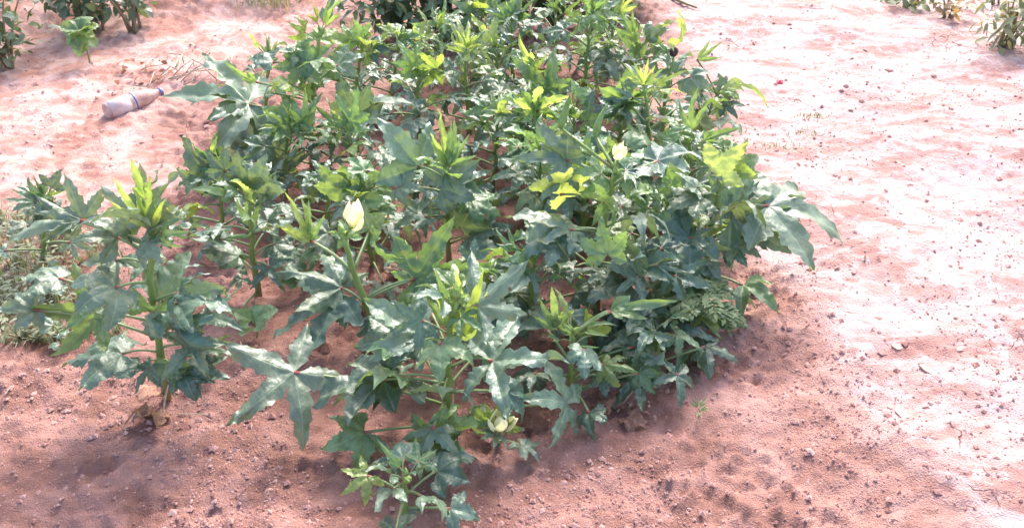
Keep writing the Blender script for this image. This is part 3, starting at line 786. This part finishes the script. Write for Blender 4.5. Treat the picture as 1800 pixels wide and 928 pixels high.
okra('okra plant with broad upright shoot leaning over the path behind the dead flower', (1100, 190), (1122, 80), [
    (1126, 103, 1076, 42, .0, .02, 'blade', .15, 20, 'm'),
    (1127, 103, 1115, 45, .0, .02, 'narrow', .15, 0, 'm'),
], nrand=9, size=.14, young=3, buds=2, mix='bgpbm')
okra('okra plant with lime leaf and knotted buds behind the bright crown', (690, 185), (706, 60), [
    (730, 70, 728, 42, .0, .02, 'tri', .15, 0, 'l', (0, -1, .4)),
    (735, 72, 775, 60, .0, .02, 'deep', .15, 0, 'y'),
], nrand=8, size=.13, young=3, buds=7, mix='bgpy')
okra('okra plant with flat yellow leaf beside the bare field, behind the bright crown', (628, 200), (640, 75), [
    (645, 92, 600, 68, .0, .0, 'deep', .55, 0, 'y'), (648, 92, 680, 66, .0, .0, 'deep', .55, 0, 'l'),
], nrand=8, size=.13, young=3, buds=3, mix='bgpb')
okra('okra plant with dusty leaves in the middle of the bed, under the lime shoot', (868, 335), (876, 205), (), nrand=10, size=.14, young=3, buds=2, mix='bgpb')
okra('okra plant with twin green pods among the middle rows', (1015, 340), (1010, 195), (), nrand=10, size=.14, young=3, buds=3, mix='bgpbm', pods=((1002, 205, .0, (.2, 0, 1), .5),))
okra('okra plant shaded low between the thick pale stem and the twin pods', (1075, 400), (1070, 270), (), nrand=10, size=.14, young=2, buds=2, mix='bdgb')
okra('okra plant with thin pale shoots against the bare field at the crown', (470, 200), (478, 110), [
    (455, 85, 435, 55, .0, .0, 'blade', .15, 0, 'l'),
], nrand=5, size=.11, young=3, buds=3, mix='bgp')
okra('okra plant at the far end of the path with feathery tips', (985, 125), (975, 15), (), nrand=9, size=.14, young=5, buds=2, mix='bgppb')
okra('okra plant crowded behind the lime shoot in the far rows', (870, 190), (868, 80), (), nrand=9, size=.14, young=3, buds=2, mix='bgpb')

okra('okra plant pressed low between the front plant and the jointed stem', (930, 575), (938, 455), (), nrand=9, size=.13, young=2, buds=2, mix='bdgb')
okra('okra plant with leafy green column just inside the outermost okra plant', (1182, 490), (1172, 350), (), nrand=10, size=.14, young=3, buds=2, mix='bdgbm')
okra('okra plant filling in behind the yellow-green shoot of the front plant', (838, 590), (856, 480), (), nrand=7, size=.125, young=2, buds=2, mix='bpgb')
okra('okra plant with slim green column behind the closed cream flower', (1092, 330), (1092, 190), (), nrand=9, size=.13, young=5, buds=3, mix='bgmb')
okra('okra plant with fresh green top behind the upright pale shoot', (775, 385), (752, 290), (), nrand=8, size=.12, young=3, buds=2, mix='bpgb')
okra('okra plant with folded leaves behind the cream flower on the leaning stem', (575, 425), (572, 320), (), nrand=8, size=.125, young=3, buds=2, mix='bpgm')
okra('okra plant with high bushy top at the far bush row near the path', (1065, 140), (1078, 35), (), nrand=9, size=.14, young=6, buds=4, mix='bgmp')
okra('okra plant with fine pale tips in front of the second far bush', (765, 150), (772, 50), (), nrand=9, size=.14, young=5, buds=4, mix='bgmp')
okra('okra plant with pale spear leaves in the heart of the middle rows', (950, 335), (945, 200), (), nrand=9, size=.13, young=6, buds=3, mix='bgpm')
okra('okra plant with tall feathered top under the farthest bushes', (842, 130), (850, 20), (), nrand=9, size=.14, young=6, buds=3, mix='bgmp')
okra('okra plant with upright lime fan in front of the twin pods', (1020, 430), (1026, 310), (), nrand=8, size=.13, young=5, buds=2, mix='bgpb')
okra('okra plant with scorched low leaves on the lip of the bank', (1150, 655), (1140, 580), (), nrand=6, size=.12, young=0, buds=0, mix='ddgb', upper='gdbg')
okra('okra plant without flowers nearest the foot of the picture', (715, 905), (716, 838), (), nrand=6, size=.115, young=1, buds=3, mix='bdpd', upper='bgdb', fmin=.2)
# ------------------------------------------------------------------ dark bushes in the field behind
def small_leaf(V, F, p, d, nrm, L, W):
    d = d.normalized(); s = d.cross(nrm); 
    if s.length < .05: s = d.cross(Vector((1, 0, 0)))
    s.normalize(); u = s.cross(d); b = len(V)
    V += [p, p + d * L * .35 - s * W + u * W * .25, p + d * L * .38, p + d * L * .35 + s * W + u * W * .25,
          p + d * L * .72 - s * W * .7 - u * L * .06, p + d * L * .74 - u * L * .08, p + d * L * .72 + s * W * .7 - u * L * .06, p + d * L - u * L * .2]
    F += [(b, b + 2, b + 1), (b, b + 3, b + 2), (b + 1, b + 2, b + 5, b + 4), (b + 2, b + 3, b + 6, b + 5), (b + 4, b + 5, b + 7), (b + 5, b + 6, b + 7)]
def bush(label, px, py, hgt, rad, nl, L, seed, tint=(1, 1, 1, 1), name='leafy_bush', dens=7, slim=1.0):
    rd = random.Random(seed); B = G(px, py); root = empty(name, B); tag(root, label, 'bush', 'bushes in the field')
    V, F = [], []
    for k in range(dens):
        a = rd.uniform(0, 6.28); rr = rad * math.sqrt(rd.uniform(.05, 1)) * .8; e = Vector((math.cos(a) * rr, math.sin(a) * rr, hgt * rd.uniform(.55, 1.0)))
        st = Vector((rd.uniform(-.03, .03), rd.uniform(-.03, .03), -.02)); pts = bez(st, Vector((e.x * .35, e.y * .35, e.z * .6)), e, 7)
        tv, tf, tt = tube(pts, [lerp(.008, .002, i / 6) for i in range(7)], 5)
        link('branch', mesh('branch', tv, tf, {'t': tt}), M_TWIG, root)
        for i in range(nl // dens):
            f = rd.uniform(.25, 1.05); x = min(f, .999) * 6; q = pts[int(x)].lerp(pts[int(x) + 1], x - int(x))
            q = q + Vector((rd.gauss(0, 1), rd.gauss(0, 1), rd.gauss(0, .6))) * .055 * (.6 + f)
            if q.z < .03: continue
            a2 = rd.uniform(0, 6.28); el = rd.uniform(-.9, .5); dd = Vector((math.cos(a2) * math.cos(el), math.sin(a2) * math.cos(el), math.sin(el)))
            l_ = L * rd.uniform(.6, 1.25); small_leaf(V, F, q, dd, Vector((rd.gauss(0, .4), rd.gauss(0, .4), 1)), l_, l_ * slim * rd.uniform(.2, .3))
    link('foliage', mesh('foliage', V, F), M_SHRUB, root, None, tint)
bush('dark bush cut by the picture edge in the corner beyond the bottle', 12, 122, .44, .24, 300, .065, 11)
bush('wide dark bush with spreading stems beyond the small seedling', 175, 62, .42, .34, 330, .07, 12)
bush('thin-stemmed open bush beside the wide dark bush', 235, 58, .42, .30, 170, .065, 13)
bush('bush standing in the corner of the bare field far behind', -30, 40, .45, .3, 200, .07, 19)
bush('dark bush at the near end of the far bush row', 705, 70, .42, .28, 420, .075, 14, (1.1, 1.15, 1.1, 1))
bush('dark bush second along the far bush row', 790, 75, .44, .28, 420, .075, 15, (1.1, 1.15, 1.1, 1))
bush('dark bush midway along the far bush row behind the white-green spike', 880, 55, .44, .28, 420, .075, 16)
bush('dark bush next to last in the far bush row', 975, 50, .46, .3, 420, .075, 17, (1.15, 1.15, 1.1, 1))
bush('dark bush closing the far bush row by the path', 1075, 42, .42, .27, 400, .075, 18)
bush('greenish weedy bush with drooping narrow leaves at the path edge', 1768, 85, .27, .17, 200, .085, 21, (1.9, 1.45, 1.3, 1), 'weedy_bush', 7, .5)
bush('reddish wilted bush beyond the path', 1662, 38, .13, .09, 60, .06, 22, (3.0, 1.5, 1.4, 1), 'weedy_bush', 5)
bush('low dark weed clump farthest along the path', 1600, 14, .14, .13, 110, .06, 23, (1.5, 1.3, 1.2, 1), 'weedy_bush', 5)
bush('low grey weed at the top of the path near the weedy bush', 1745, 8, .12, .12, 80, .06, 24, (1.5, 1.4, 1.3, 1), 'weedy_bush', 5)
# seedling with separate leaves
def seedling(label, px, py, h, specs, kind='ovate', c='g', cat='seedling', name='seedling'):
    rd = random.Random(px); B = G(px, py); root = empty(name, B); tag(root, label, cat)
    V, F, t = tube(bez(Vector((0, 0, -.01)), Vector((.01, 0, h * .5)), Vector((0, 0, h)), 6), [.004 * h / .2 + .001] * 6, 6)
    link('stem', mesh('stem', V, F, {'t': [x * .8 for x in t]}), M_STEM, root)
    for (az, el, L, f) in specs:
        d = Vector((math.cos(R(az)) * math.cos(R(el)), math.sin(R(az)) * math.cos(R(el)), math.sin(R(el))))
        me, tip = get_leaf(kind, rd.randrange(4), rd.choice((.15, .55, .95)))
        link('leaf', me, None, root, leaf_matrix(Vector((0, 0, h * f)) + d * .006, d * L, tip, Vector((0, -.3, 1)), R(rd.uniform(-20, 20))), colour(c, rd))
seedling('young bright seedling with drooping oval leaves in front of the dark bush', 158, 112, .15,
         [(180, 15, .085, 1), (200, -30, .075, .9), (20, 10, .08, 1), (340, -35, .08, .9), (90, 40, .07, 1), (270, -50, .085, .95), (130, 10, .09, 1), (300, 20, .08, 1), (45, 30, .08, 1), (230, -60, .07, .7)], c='m')
seedling('pale seedling with cream cotyledons on the bare soil near the grass', 112, 612, .075, [(170, 15, .045, 1), (-10, 5, .03, .7), (200, -10, .03, .2), (20, 0, .025, .25)], c='p')
seedling('tiny round-leaved seedling under the near okra plant', 176, 588, .045, [(0, -20, .03, 1), (180, 10, .02, .8)], c='p')
seedling('small bright weed seedling between the near okra plants', 450, 590, .06, [(10, 20, .07, 1), (170, 30, .05, .9), (80, 30, .05, .8), (250, 10, .05, .6)], c='m')
seedling('small weed seedling beside the small-leaved okra plant', 530, 520, .05, [(30, 20, .05, 1), (190, 10, .05, 1), (110, 30, .04, .8)], c='g')
seedling('tiny sprout at the foot of the bank by the picture foot', 1225, 735, .03, [(30, 40, .03, 1), (150, 50, .03, .9), (270, 20, .025, .7), (340, 30, .03, .8)], kind='narrow', c='m')

# ferny weed beside the bank: divided leaves
def fern_leaf(V, F, base, d, L, rd):
    up = Vector((0, 0, 1)); s = d.cross(up).normalized(); n = 8
    for i in range(n):
        f = (i + .5) / n; c = base + d * L * f - up * L * .35 * f * f; w = L * .34 * math.sin(math.pi * min(1, f * .85 + .12)) * (1 if f < .95 else .5)
        for sg in (-1, 1):
            tipd = (s * sg + d * .75 + up * rd.uniform(-.25, .1)).normalized()
            small_leaf(V, F, c, tipd, up, w, w * .26)
            small_leaf(V, F, c + tipd * w * .35, (tipd + d * .9).normalized(), up, w * .5, w * .15)
            small_leaf(V, F, c + tipd * w * .4, (tipd - d * .5).normalized(), up, w * .42, w * .13)
    small_leaf(V, F, base + d * L * .9 - up * L * .28, (d - up * .5).normalized(), up, L * .22, L * .05)
def ferny(label, px, py, h, n, seed, L=.12, tint=(1, 1, 1, 1)):
    rd = random.Random(seed); B = G(px, py); root = empty('ferny_weed', B); tag(root, label, 'weed', 'ferny weeds at the bank')
    top = Vector((.02, -.02, h)); pts = bez(Vector((0, 0, -.01)), Vector((-.01, .0, h * .6)), top, 7)
    tv, tf, tt = tube(pts, [lerp(.005, .002, i / 6) for i in range(7)], 6); link('stem', mesh('stem', tv, tf, {'t': [x * .8 for x in tt]}), M_STEM, root)
    for i in range(n):
        f = rd.uniform(.15, 1); x = min(f, .99) * 6; q = pts[int(x)].lerp(pts[int(x) + 1], x - int(x)); a = i * 2.4 + rd.uniform(-.3, .3); e = rd.uniform(-.2, .6)
        V, F = [], []; fern_leaf(V, F, q, Vector((math.cos(a) * math.cos(e), math.sin(a) * math.cos(e), math.sin(e))), L * rd.uniform(.7, 1.2), rd)
        link('leaf', mesh('fern_leaf', V, F), M_WEED, root, None, tint)
ferny('ferny weed with deeply cut leaves hanging over the bank lip', 1215, 590, .17, 11, 3)
ferny('smaller ferny weed under the outermost okra plant by the soil hole', 1262, 575, .11, 8, 4, .10)
ferny('ferny weed tucked behind the dark-leaved okra plant', 1180, 560, .16, 9, 5, .11)

# grass and feathery ground weeds at the near corner
def blades(V, F, p, n, L, rd, lean=.7):
    for _ in range(n):
        a = rd.uniform(0, 6.28); d = Vector((math.cos(a), math.sin(a), 0)); s = Vector((-d.y, d.x, 0)) * rd.uniform(.0012, .0028); l = L * rd.uniform(.5, 1.2); le = rd.uniform(.1, lean)
        b = len(V); q = p + d * rd.uniform(0, .012)
        for i in range(4):
            f = i / 3; c = q + d * l * le * f * f + Vector((0, 0, l * f * (1 - .35 * le * f))); w = (1, .9, .6, .08)[i]
            V.append(c - s * w); V.append(c + s * w)
        for i in range(3): F.append((b + 2 * i, b + 2 * i + 1, b + 2 * i + 3, b + 2 * i + 2))
rd = random.Random(77); V, F = [], []
for _ in range(520):
    px, py = rd.uniform(-60, 260), rd.uniform(385, 610)
    if rd.random() < sstep(0, 1, (px - 60) / 220.0) : continue
    p = G(px, py); blades(V, F, p, rd.randint(3, 8), rd.uniform(.03, .085), rd, 1.0)
    for k in range(3):
        a = rd.uniform(0, 6.28); small_leaf(V, F, p + Vector((0, 0, rd.uniform(.01, .06))), Vector((math.cos(a), math.sin(a), .2)), Vector((0, 0, 1)), rd.uniform(.012, .03), .005)
tag(link('grass', mesh('grass', V, F), M_GRASS), 'short grey-green grass and fine weeds around the near okra plant', 'grass', kind='stuff')
def tuft(label, px, py, n, L, seed, spread=.02):
    rd = random.Random(seed); V, F = [], []
    B = G(px, py); V0 = []
    for _ in range(n): blades(V, F, Vector((rd.gauss(0, spread), rd.gauss(0, spread * .6), -.005)), 1, L, rd, 1.3)
    o = link('grass_tuft', mesh('grass_tuft', V, F), M_GRASS); o.location = B
    tag(o, label, 'grass tuft', 'lone grass tufts', 'stuff' if n > 100 else None)
tuft('small grass tuft alone on the path above a second one', 1428, 206, 60, .022, 1, .03)
tuft('small grass tuft on the path just below another tuft', 1420, 236, 60, .022, 2, .03)
tuft('sparse straw-coloured tuft where the bed meets the path', 1372, 262, 50, .022, 3, .04)
tuft('hazy grey grass clump in the far field behind the bund', 472, 18, 330, .09, 4, .10)
tuft('wispy grass clump beside the hazy grey one in the far field', 415, 10, 130, .05, 5, .12)
tuft('grass tuft at the very edge below the spreading okra plant', 40, 600, 40, .07, 6)

# ------------------------------------------------------------------ discarded bottle
def bottle():
    A = G(188, 208); C = G(288, 172); A.z += .022; C.z += .026; ax = (C - A); L = ax.length; root = empty('plastic_bottle', G(235, 188))
    tag(root, 'dusty plastic bottle with a blue band lying on the bare soil', 'bottle')
    q = Matrix.Translation(A - root.location) @ ax.normalized().to_track_quat('Z', 'Y').to_matrix().to_4x4()
    def rev(prof, name, mat, parent, m=None, sides=24, ribs=None):
        V, F = [], []
        for z, r in prof:
            for k in range(sides):
                t = 2 * math.pi * k / sides; V.append((r * math.cos(t), r * math.sin(t), z))
        n = len(prof)
        for i in range(n - 1):
            for k in range(sides): F.append((i * sides + k, i * sides + (k + 1) % sides, (i + 1) * sides + (k + 1) % sides, (i + 1) * sides + k))
        F.append(tuple(range(sides))[::-1]); F.append(tuple((n - 1) * sides + k for k in range(sides)))
        return link(name, mesh(name, V, F), mat, parent, m)
    nb = NT('dusty_plastic'); pos = nb.coord('Object'); nz = nb.noise(18, 4, .6, pos)
    mb = nb.done(nb.bsdf(nb.mix(nb.ss(.35, .65, nz), (.55, .33, .28), (.74, .58, .54)), .28, .6, nb.bump(nz, .2, .01), **{'Transmission Weight': .25, 'IOR': 1.2}))
    ml = plain('bottle_label', (.58, .40, .37), (.72, .62, .64), 22, .5)
    mblue = plain('blue_plastic', (.10, .13, .36), (.20, .22, .44), 30, .35)
    r = .035
    body = rev([(0, .024), (.004, .032), (.012, r), (L * .18, r), (L * .20, r * .95), (L * .22, r), (L * .46, r), (L * .50, r * .94), (L * .54, r), (L * .66, r * .98), (L * .78, r * .78), (L * .88, r * .48), (L * .93, .014), (L * .96, .014)], 'body', mb, root, q)
    rev([(L * .06, r + .0012), (L * .40, r + .0012), (L * .402, r + .0004), (L * .06, r + .0004)], 'label_wrap', ml, root, q)
    rev([(L * .475, r + .0005), (L * .478, r + .002), (L * .494, r + .002), (L * .497, r - .001)], 'blue_band', mblue, root, q)
    cap = [(L * .945, .016), (L * .95, .0175), (L * .995, .0175), (L, .015)]
    rev(cap, 'cap', mblue, root, q)
bottle()

# ------------------------------------------------------------------ dry litter, twigs, clods
def wire(name, label, cat, pts, r, mat, group=None, n=10):
    P = [G(*p[:2]) + Vector((0, 0, p[2])) for p in pts]; B = P[0].copy(); B.z -= pts[0][2]
    Q = []
    for i in range(len(P) - 1):
        for k in range(4): Q.append(P[i].lerp(P[i + 1], k / 4) - B)
    Q.append(P[-1] - B)
    for _ in range(2): Q = [Q[0]] + [(Q[i - 1] + Q[i] * 2 + Q[i + 1]) / 4 for i in range(1, len(Q) - 1)] + [Q[-1]]
    V, F, t = tube(Q, [lerp(r, r * .5, i / (len(Q) - 1)) for i in range(len(Q))], 6)
    o = link(name, mesh(name, V, F, {'t': t}), mat); o.location = B; tag(o, label, cat, group); return o
def vine():
    rd = random.Random(8); B = G(300, 140); root = empty('dry_vine', B); tag(root, 'tangle of dry pale vine stems on the bund beyond the bottle', 'dry vine')
    for k in range(9):
        x0 = rd.uniform(215, 330); y0 = rd.uniform(130, 165); pts = [G(x0 + i * rd.uniform(12, 24), y0 - i * rd.uniform(0, 11) + rd.uniform(-6, 6)) + Vector((0, 0, .01 + .05 * math.sin(i / 5 * math.pi) * rd.random())) - B for i in range(6)]
        V, F, t = tube(pts, [.0028] * 6, 5); link('runner', mesh('runner', V, F, {'t': t}), M_DRYSTEM, root)
    V, F = [], []
    for k in range(26):
        p = G(rd.uniform(205, 300), rd.uniform(120, 160)) - B + Vector((0, 0, rd.uniform(.01, .05))); a = rd.uniform(0, 6.28)
        small_leaf(V, F, p, Vector((math.cos(a), math.sin(a), rd.uniform(-.6, .3))), Vector((rd.gauss(0, .5), rd.gauss(0, .5), 1)), .035, .010)
    link('withered_foliage', mesh('withered_foliage', V, F), M_DRY, root, None, (.75, .5, .45, 1))
vine()
def dry_leaf(label, px, py, L, az, kind, tint, seed, up=.012):
    rd = random.Random(seed); B = G(px, py); me, tip = get_leaf(kind, seed, 1.4)
    key = 'dry' + kind + str(seed % 4)
    if key not in LEAF:
        m2 = me.copy(); m2.materials.clear(); m2.materials.append(M_DRY)
        for v in m2.vertices: v.co.z += .16 * mnoise.noise(v.co * 3.1 + Vector((seed, 0, 0))) + .08 * mnoise.noise(v.co * 8)
        LEAF[key] = m2
    o = link('dry_leaf', LEAF[key]); d = Vector((math.cos(R(az)), math.sin(R(az)), -.05)) * L
    o.matrix_local = leaf_matrix(B + Vector((0, 0, up + L * .25)), d, tip, Vector((rd.uniform(-.4, .4), rd.uniform(-.4, .2), 1))); o.color = tint
    tag(o, label, 'dry leaf', 'fallen dry leaves')
dry_leaf('crumpled brown dry leaf on the soil at the foot of the near okra plant', 285, 745, .08, 200, 'broad', (.8, .7, .68, 1), 1)
dry_leaf('pale pink dry leaf hanging low under the near okra plant', 280, 700, .06, 250, 'tri', (1.3, 1.1, 1.1, 1), 2)
dry_leaf('flat tan dry leaf beside the leaning okra stem', 612, 545, .075, 290, 'ovate', (1.35, 1.0, .9, 1), 3, .002)
dry_leaf('small tan dry leaf just above the flat tan one', 606, 525, .05, 200, 'ovate', (1.3, 1.0, .9, 1), 4)
dry_leaf('dry brown leaf at the foot of the bank below the bushy okra plant', 1105, 740, .06, 330, 'broad', (.8, .65, .62, 1), 5)
dry_leaf('curled dry brown leaf beside another at the foot of the bank', 1075, 725, .07, 120, 'deep', (.75, .6, .55, 1), 6)
dry_leaf('dark dry leaf below the front okra plant near the cream flower', 925, 748, .08, 30, 'broad', (.65, .5, .48, 1), 7)
dry_leaf('grey dry leaf lying in the soil behind the leaning okra plant', 690, 478, .09, 10, 'broad', (1.2, 1.15, 1.2, 1), 8)
dry_leaf('pale round dry leaf on the soil between the front okra plants', 455, 560, .05, 60, 'ovate', (1.3, 1.0, .95, 1), 9)
wire('dry_twig', 'thin dry twig at the foot of the near okra plant', 'twig', [(285, 740, .006), (300, 715, .05), (318, 690, .08)], .003, M_DRYSTEM, 'dry twigs on the soil')
wire('dry_twig', 'pale straw lying on the dark soil in the near corner', 'twig', [(8, 702, .006), (24, 686, .012)], .0022, M_DRYSTEM, 'dry twigs on the soil')
wire('dry_twig', 'dry brown stem leaning against the front okra stem', 'twig', [(798, 748, .0), (797, 715, .06), (805, 690, .09)], .0035, M_TWIG, 'dry twigs on the soil')
wire('dry_twig', 'long straw across the soil under the near okra plant', 'twig', [(312, 728, .004), (340, 728, .008), (370, 730, .004)], .0018, M_DRYSTEM, 'dry twigs on the soil')
wire('dry_twig', 'dark stick lying at the far end of the path', 'stick', [(1180, 4, .01), (1200, 10, .012), (1225, 17, .01)], .010, M_TWIG)
wire('dry_twig', 'thin dark stick standing up from the far bund', 'stick', [(394, 22, .0), (393, 12, .05), (390, 2, .1)], .004, M_TWIG)
wire('dry_twig', 'dry stem poking out of the bank by the dry leaves', 'twig', [(1085, 722, .004), (1100, 712, .02), (1112, 700, .03)], .003, M_DRYSTEM, 'dry twigs on the soil')
wire('dry_twig', 'yellow cut stalk standing on the soil between the front okra plants', 'twig', [(430, 650, .0), (430, 630, .04)], .003, M_DRYSTEM)
wire('dry_twig', 'short yellow stalk in the middle soil gap', 'twig', [(872, 358, .0), (871, 330, .06)], .003, M_DRYSTEM)

def clod_mesh(seed):
    rd = random.Random(seed); V, F = [], []; o = Vector((seed * 3.7, seed, 0)); nth, nph = 7, 10
    for i in range(nth):
        th = math.pi * (i + .5) / nth
        for k in range(nph):
            ph = 2 * math.pi * k / nph; d = Vector((math.sin(th) * math.cos(ph), math.sin(th) * math.sin(ph), math.cos(th)))
            V.append(d * (1 + .55 * mnoise.noise(d * 1.1 + o) + .22 * mnoise.noise(d * 2.8 + o)) * Vector((1, .8, .62)).length / 1.45)
            V[-1].z *= .62
    for i in range(nth - 1):
        for k in range(nph): F.append((i * nph + k, (i + 1) * nph + k, (i + 1) * nph + (k + 1) % nph, i * nph + (k + 1) % nph))
    F.append(tuple(range(nph))); F.append(tuple((nth - 1) * nph + k for k in range(nph))[::-1])
    me = mesh('clod', V, F, smooth=(seed % 2 == 0)); me.materials.append(M_CLOD); return me
CL = [clod_mesh(i) for i in range(6)]
rd = random.Random(5)
spots = [(1685, 80), (1640, 135), (1495, 195), (1750, 190), (1735, 222), (1670, 195), (1620, 300), (1690, 355), (1600, 410), (1265, 52), (1390, 52), (1455, 100), (1520, 92), (1640, 60),
         (1560, 125), (1705, 170), (1480, 160), (1560, 265), (1630, 355), (1325, 520), (1335, 523), (1690, 470), (1500, 480), (1620, 640), (1720, 690), (1420, 640), (1365, 690), (1480, 620), (1330, 640),
         (1255, 700), (1300, 728), (1545, 560), (1680, 560), (60, 150), (40, 165), (250, 250), (180, 235), (90, 260), (50, 250), (320, 240), (250, 300), (120, 720), (40, 660), (60, 690), (180, 730),
         (200, 700), (350, 740), (220, 735), (90, 740), (140, 690), (250, 560), (240, 490), (890, 355), (905, 350), (870, 355), (700, 230), (720, 245), (1270, 560), (1290, 610), (1310, 590)]
for px, py in spots:
    B = G(px, py); s = rd.uniform(.005, .010) * (1.3 if py < 200 else 1); o = link('soil_clod', rd.choice(CL)); o.location = B + Vector((0, 0, s * .05)); o.scale = (s * rd.uniform(.9, 1.6), s, s * rd.uniform(.7, 1)); o.rotation_euler = (rd.uniform(-.3, .3), rd.uniform(-.3, .3), rd.uniform(0, 6.28))
    zl_ = ('far field', 'small earth clod on the bare field around the bottle') if px < 400 and py < 400 else ('near corner', 'small earth clod on the dark soil around the near okra plant') if px < 400 else \
        ('bed', 'small earth clod in the soil gaps between the okra plants') if px < 1000 else ('bank', 'small earth clod on the brown bank beside the ferny weeds') if px < 1400 and py > 480 else \
        ('far path', 'small earth clod on the far half of the pale path') if py < 330 else ('near path', 'small earth clod on the near half of the pale path')
    tag(o, zl_[1], 'clod', 'loose earth clods of the ' + zl_[0])
# countless crumbs and grit
V, F = [], []
base = [(Vector(v.co)) for v in CL[1].vertices]
octa = [Vector(p) for p in ((1, 0, 0), (0, 1, 0), (-1, 0, 0), (0, -1, 0), (0, 0, .7), (0, 0, -.7))]; of = [(0, 1, 4), (1, 2, 4), (2, 3, 4), (3, 0, 4), (1, 0, 5), (2, 1, 5), (3, 2, 5), (0, 3, 5)]
N = 24000; gx = np.empty(N); gy = np.empty(N); i = 0
rg_ = np.random.default_rng(4)
cu = rg_.uniform(-60, 1860, N * 5); cv = 940 * rg_.random(N * 5) ** .75
u_ = (cu - 900) / FPX; v_ = (464 - cv) / FPX; k_ = CAM_H / (sp - v_ * cp); cx_ = u_ * k_; cy_ = (cp + v_ * sp) * k_
keep = rg_.random(N * 5) < .25 + .75 * sstep(-.1, .4, perlin(cx_ * 2.3, cy_ * 2.3, 91))
gx, gy = cx_[keep][:N], cy_[keep][:N]
gh = height(gx, gy)
for x, y, z in zip(gx, gy, gh):
    s = min(.0085, rd.lognormvariate(math.log(.0016), .58)) * (1 + .12 * y); b = len(V); a = rd.uniform(0, 6.28); ca, sa = math.cos(a), math.sin(a)
    for p in octa:
        q = p * s * rd.uniform(.65, 1.25); V.append((x + q.x * ca * 1.3 - q.y * sa, y + q.x * sa * 1.3 + q.y * ca, z + q.z + s * .2))
    F += [tuple(b + k for k in f) for f in of]
tag(link('gravel', mesh('gravel', V, F, smooth=False), M_CLOD), 'fine earth crumbs and grit strewn over the soil', 'gravel', kind='stuff')
# curled flakes of dried mud on the path
def flake(px, py, r, seed, tilt):
    rd = random.Random(seed); n = rd.randint(6, 9); B = G(px, py); top, bot = [], []
    for k in range(n):
        a = 2 * math.pi * k / n + rd.uniform(-.25, .25); rr = r * rd.uniform(.6, 1.2); top.append(Vector((rr * math.cos(a), rr * math.sin(a) * .85, 0.002 + rr * rr * 1.3)))
    V = [Vector((0, 0, .002))] + top + [t * .94 - Vector((0, 0, .0045)) for t in top]; F = [(0, 1 + k, 1 + (k + 1) % n) for k in range(n)]
    F += [(1 + k, 1 + n + k, 1 + n + (k + 1) % n, 1 + (k + 1) % n) for k in range(n)] + [tuple(1 + n + k for k in range(n))[::-1]]
    o = link('mud_flake', mesh('mud_flake', V, F, smooth=False), M_FLAKE); o.location = B - Vector((0, 0, .001)); o.rotation_euler = (R(tilt), R(rd.uniform(-4, 4)), rd.uniform(0, 6))
    tag(o, 'curled flake of pale dried mud on the path', 'mud flake', 'curled mud flakes on the path')
for k, (px, py) in enumerate([(1572, 714), (1592, 724), (1690, 612), (1577, 610), (1640, 648)]):
    flake(px, py, .018 + .014 * ((k * 37) % 10) / 10, k, ((k * 53) % 9) - 3)
sr = mesh('scrap', [(-.015, -.01, .002), (.012, -.012, .004), (.016, .009, .012), (-.010, .012, .006), (0, 0, .014), (-.015, -.01, 0), (.012, -.012, .002), (.016, .009, .010), (-.010, .012, .004)],
          [(0, 1, 4), (1, 2, 4), (2, 3, 4), (3, 0, 4), (5, 6, 1, 0), (6, 7, 2, 1), (7, 8, 3, 2), (8, 5, 0, 3)], smooth=False)
o = link('plastic_scrap', sr, plain('red_plastic', (.45, .03, .06), (.55, .05, .09), 30, .4)); o.location = G(1370, 146); tag(o, 'tiny crumpled scrap of red plastic on the path', 'scrap')
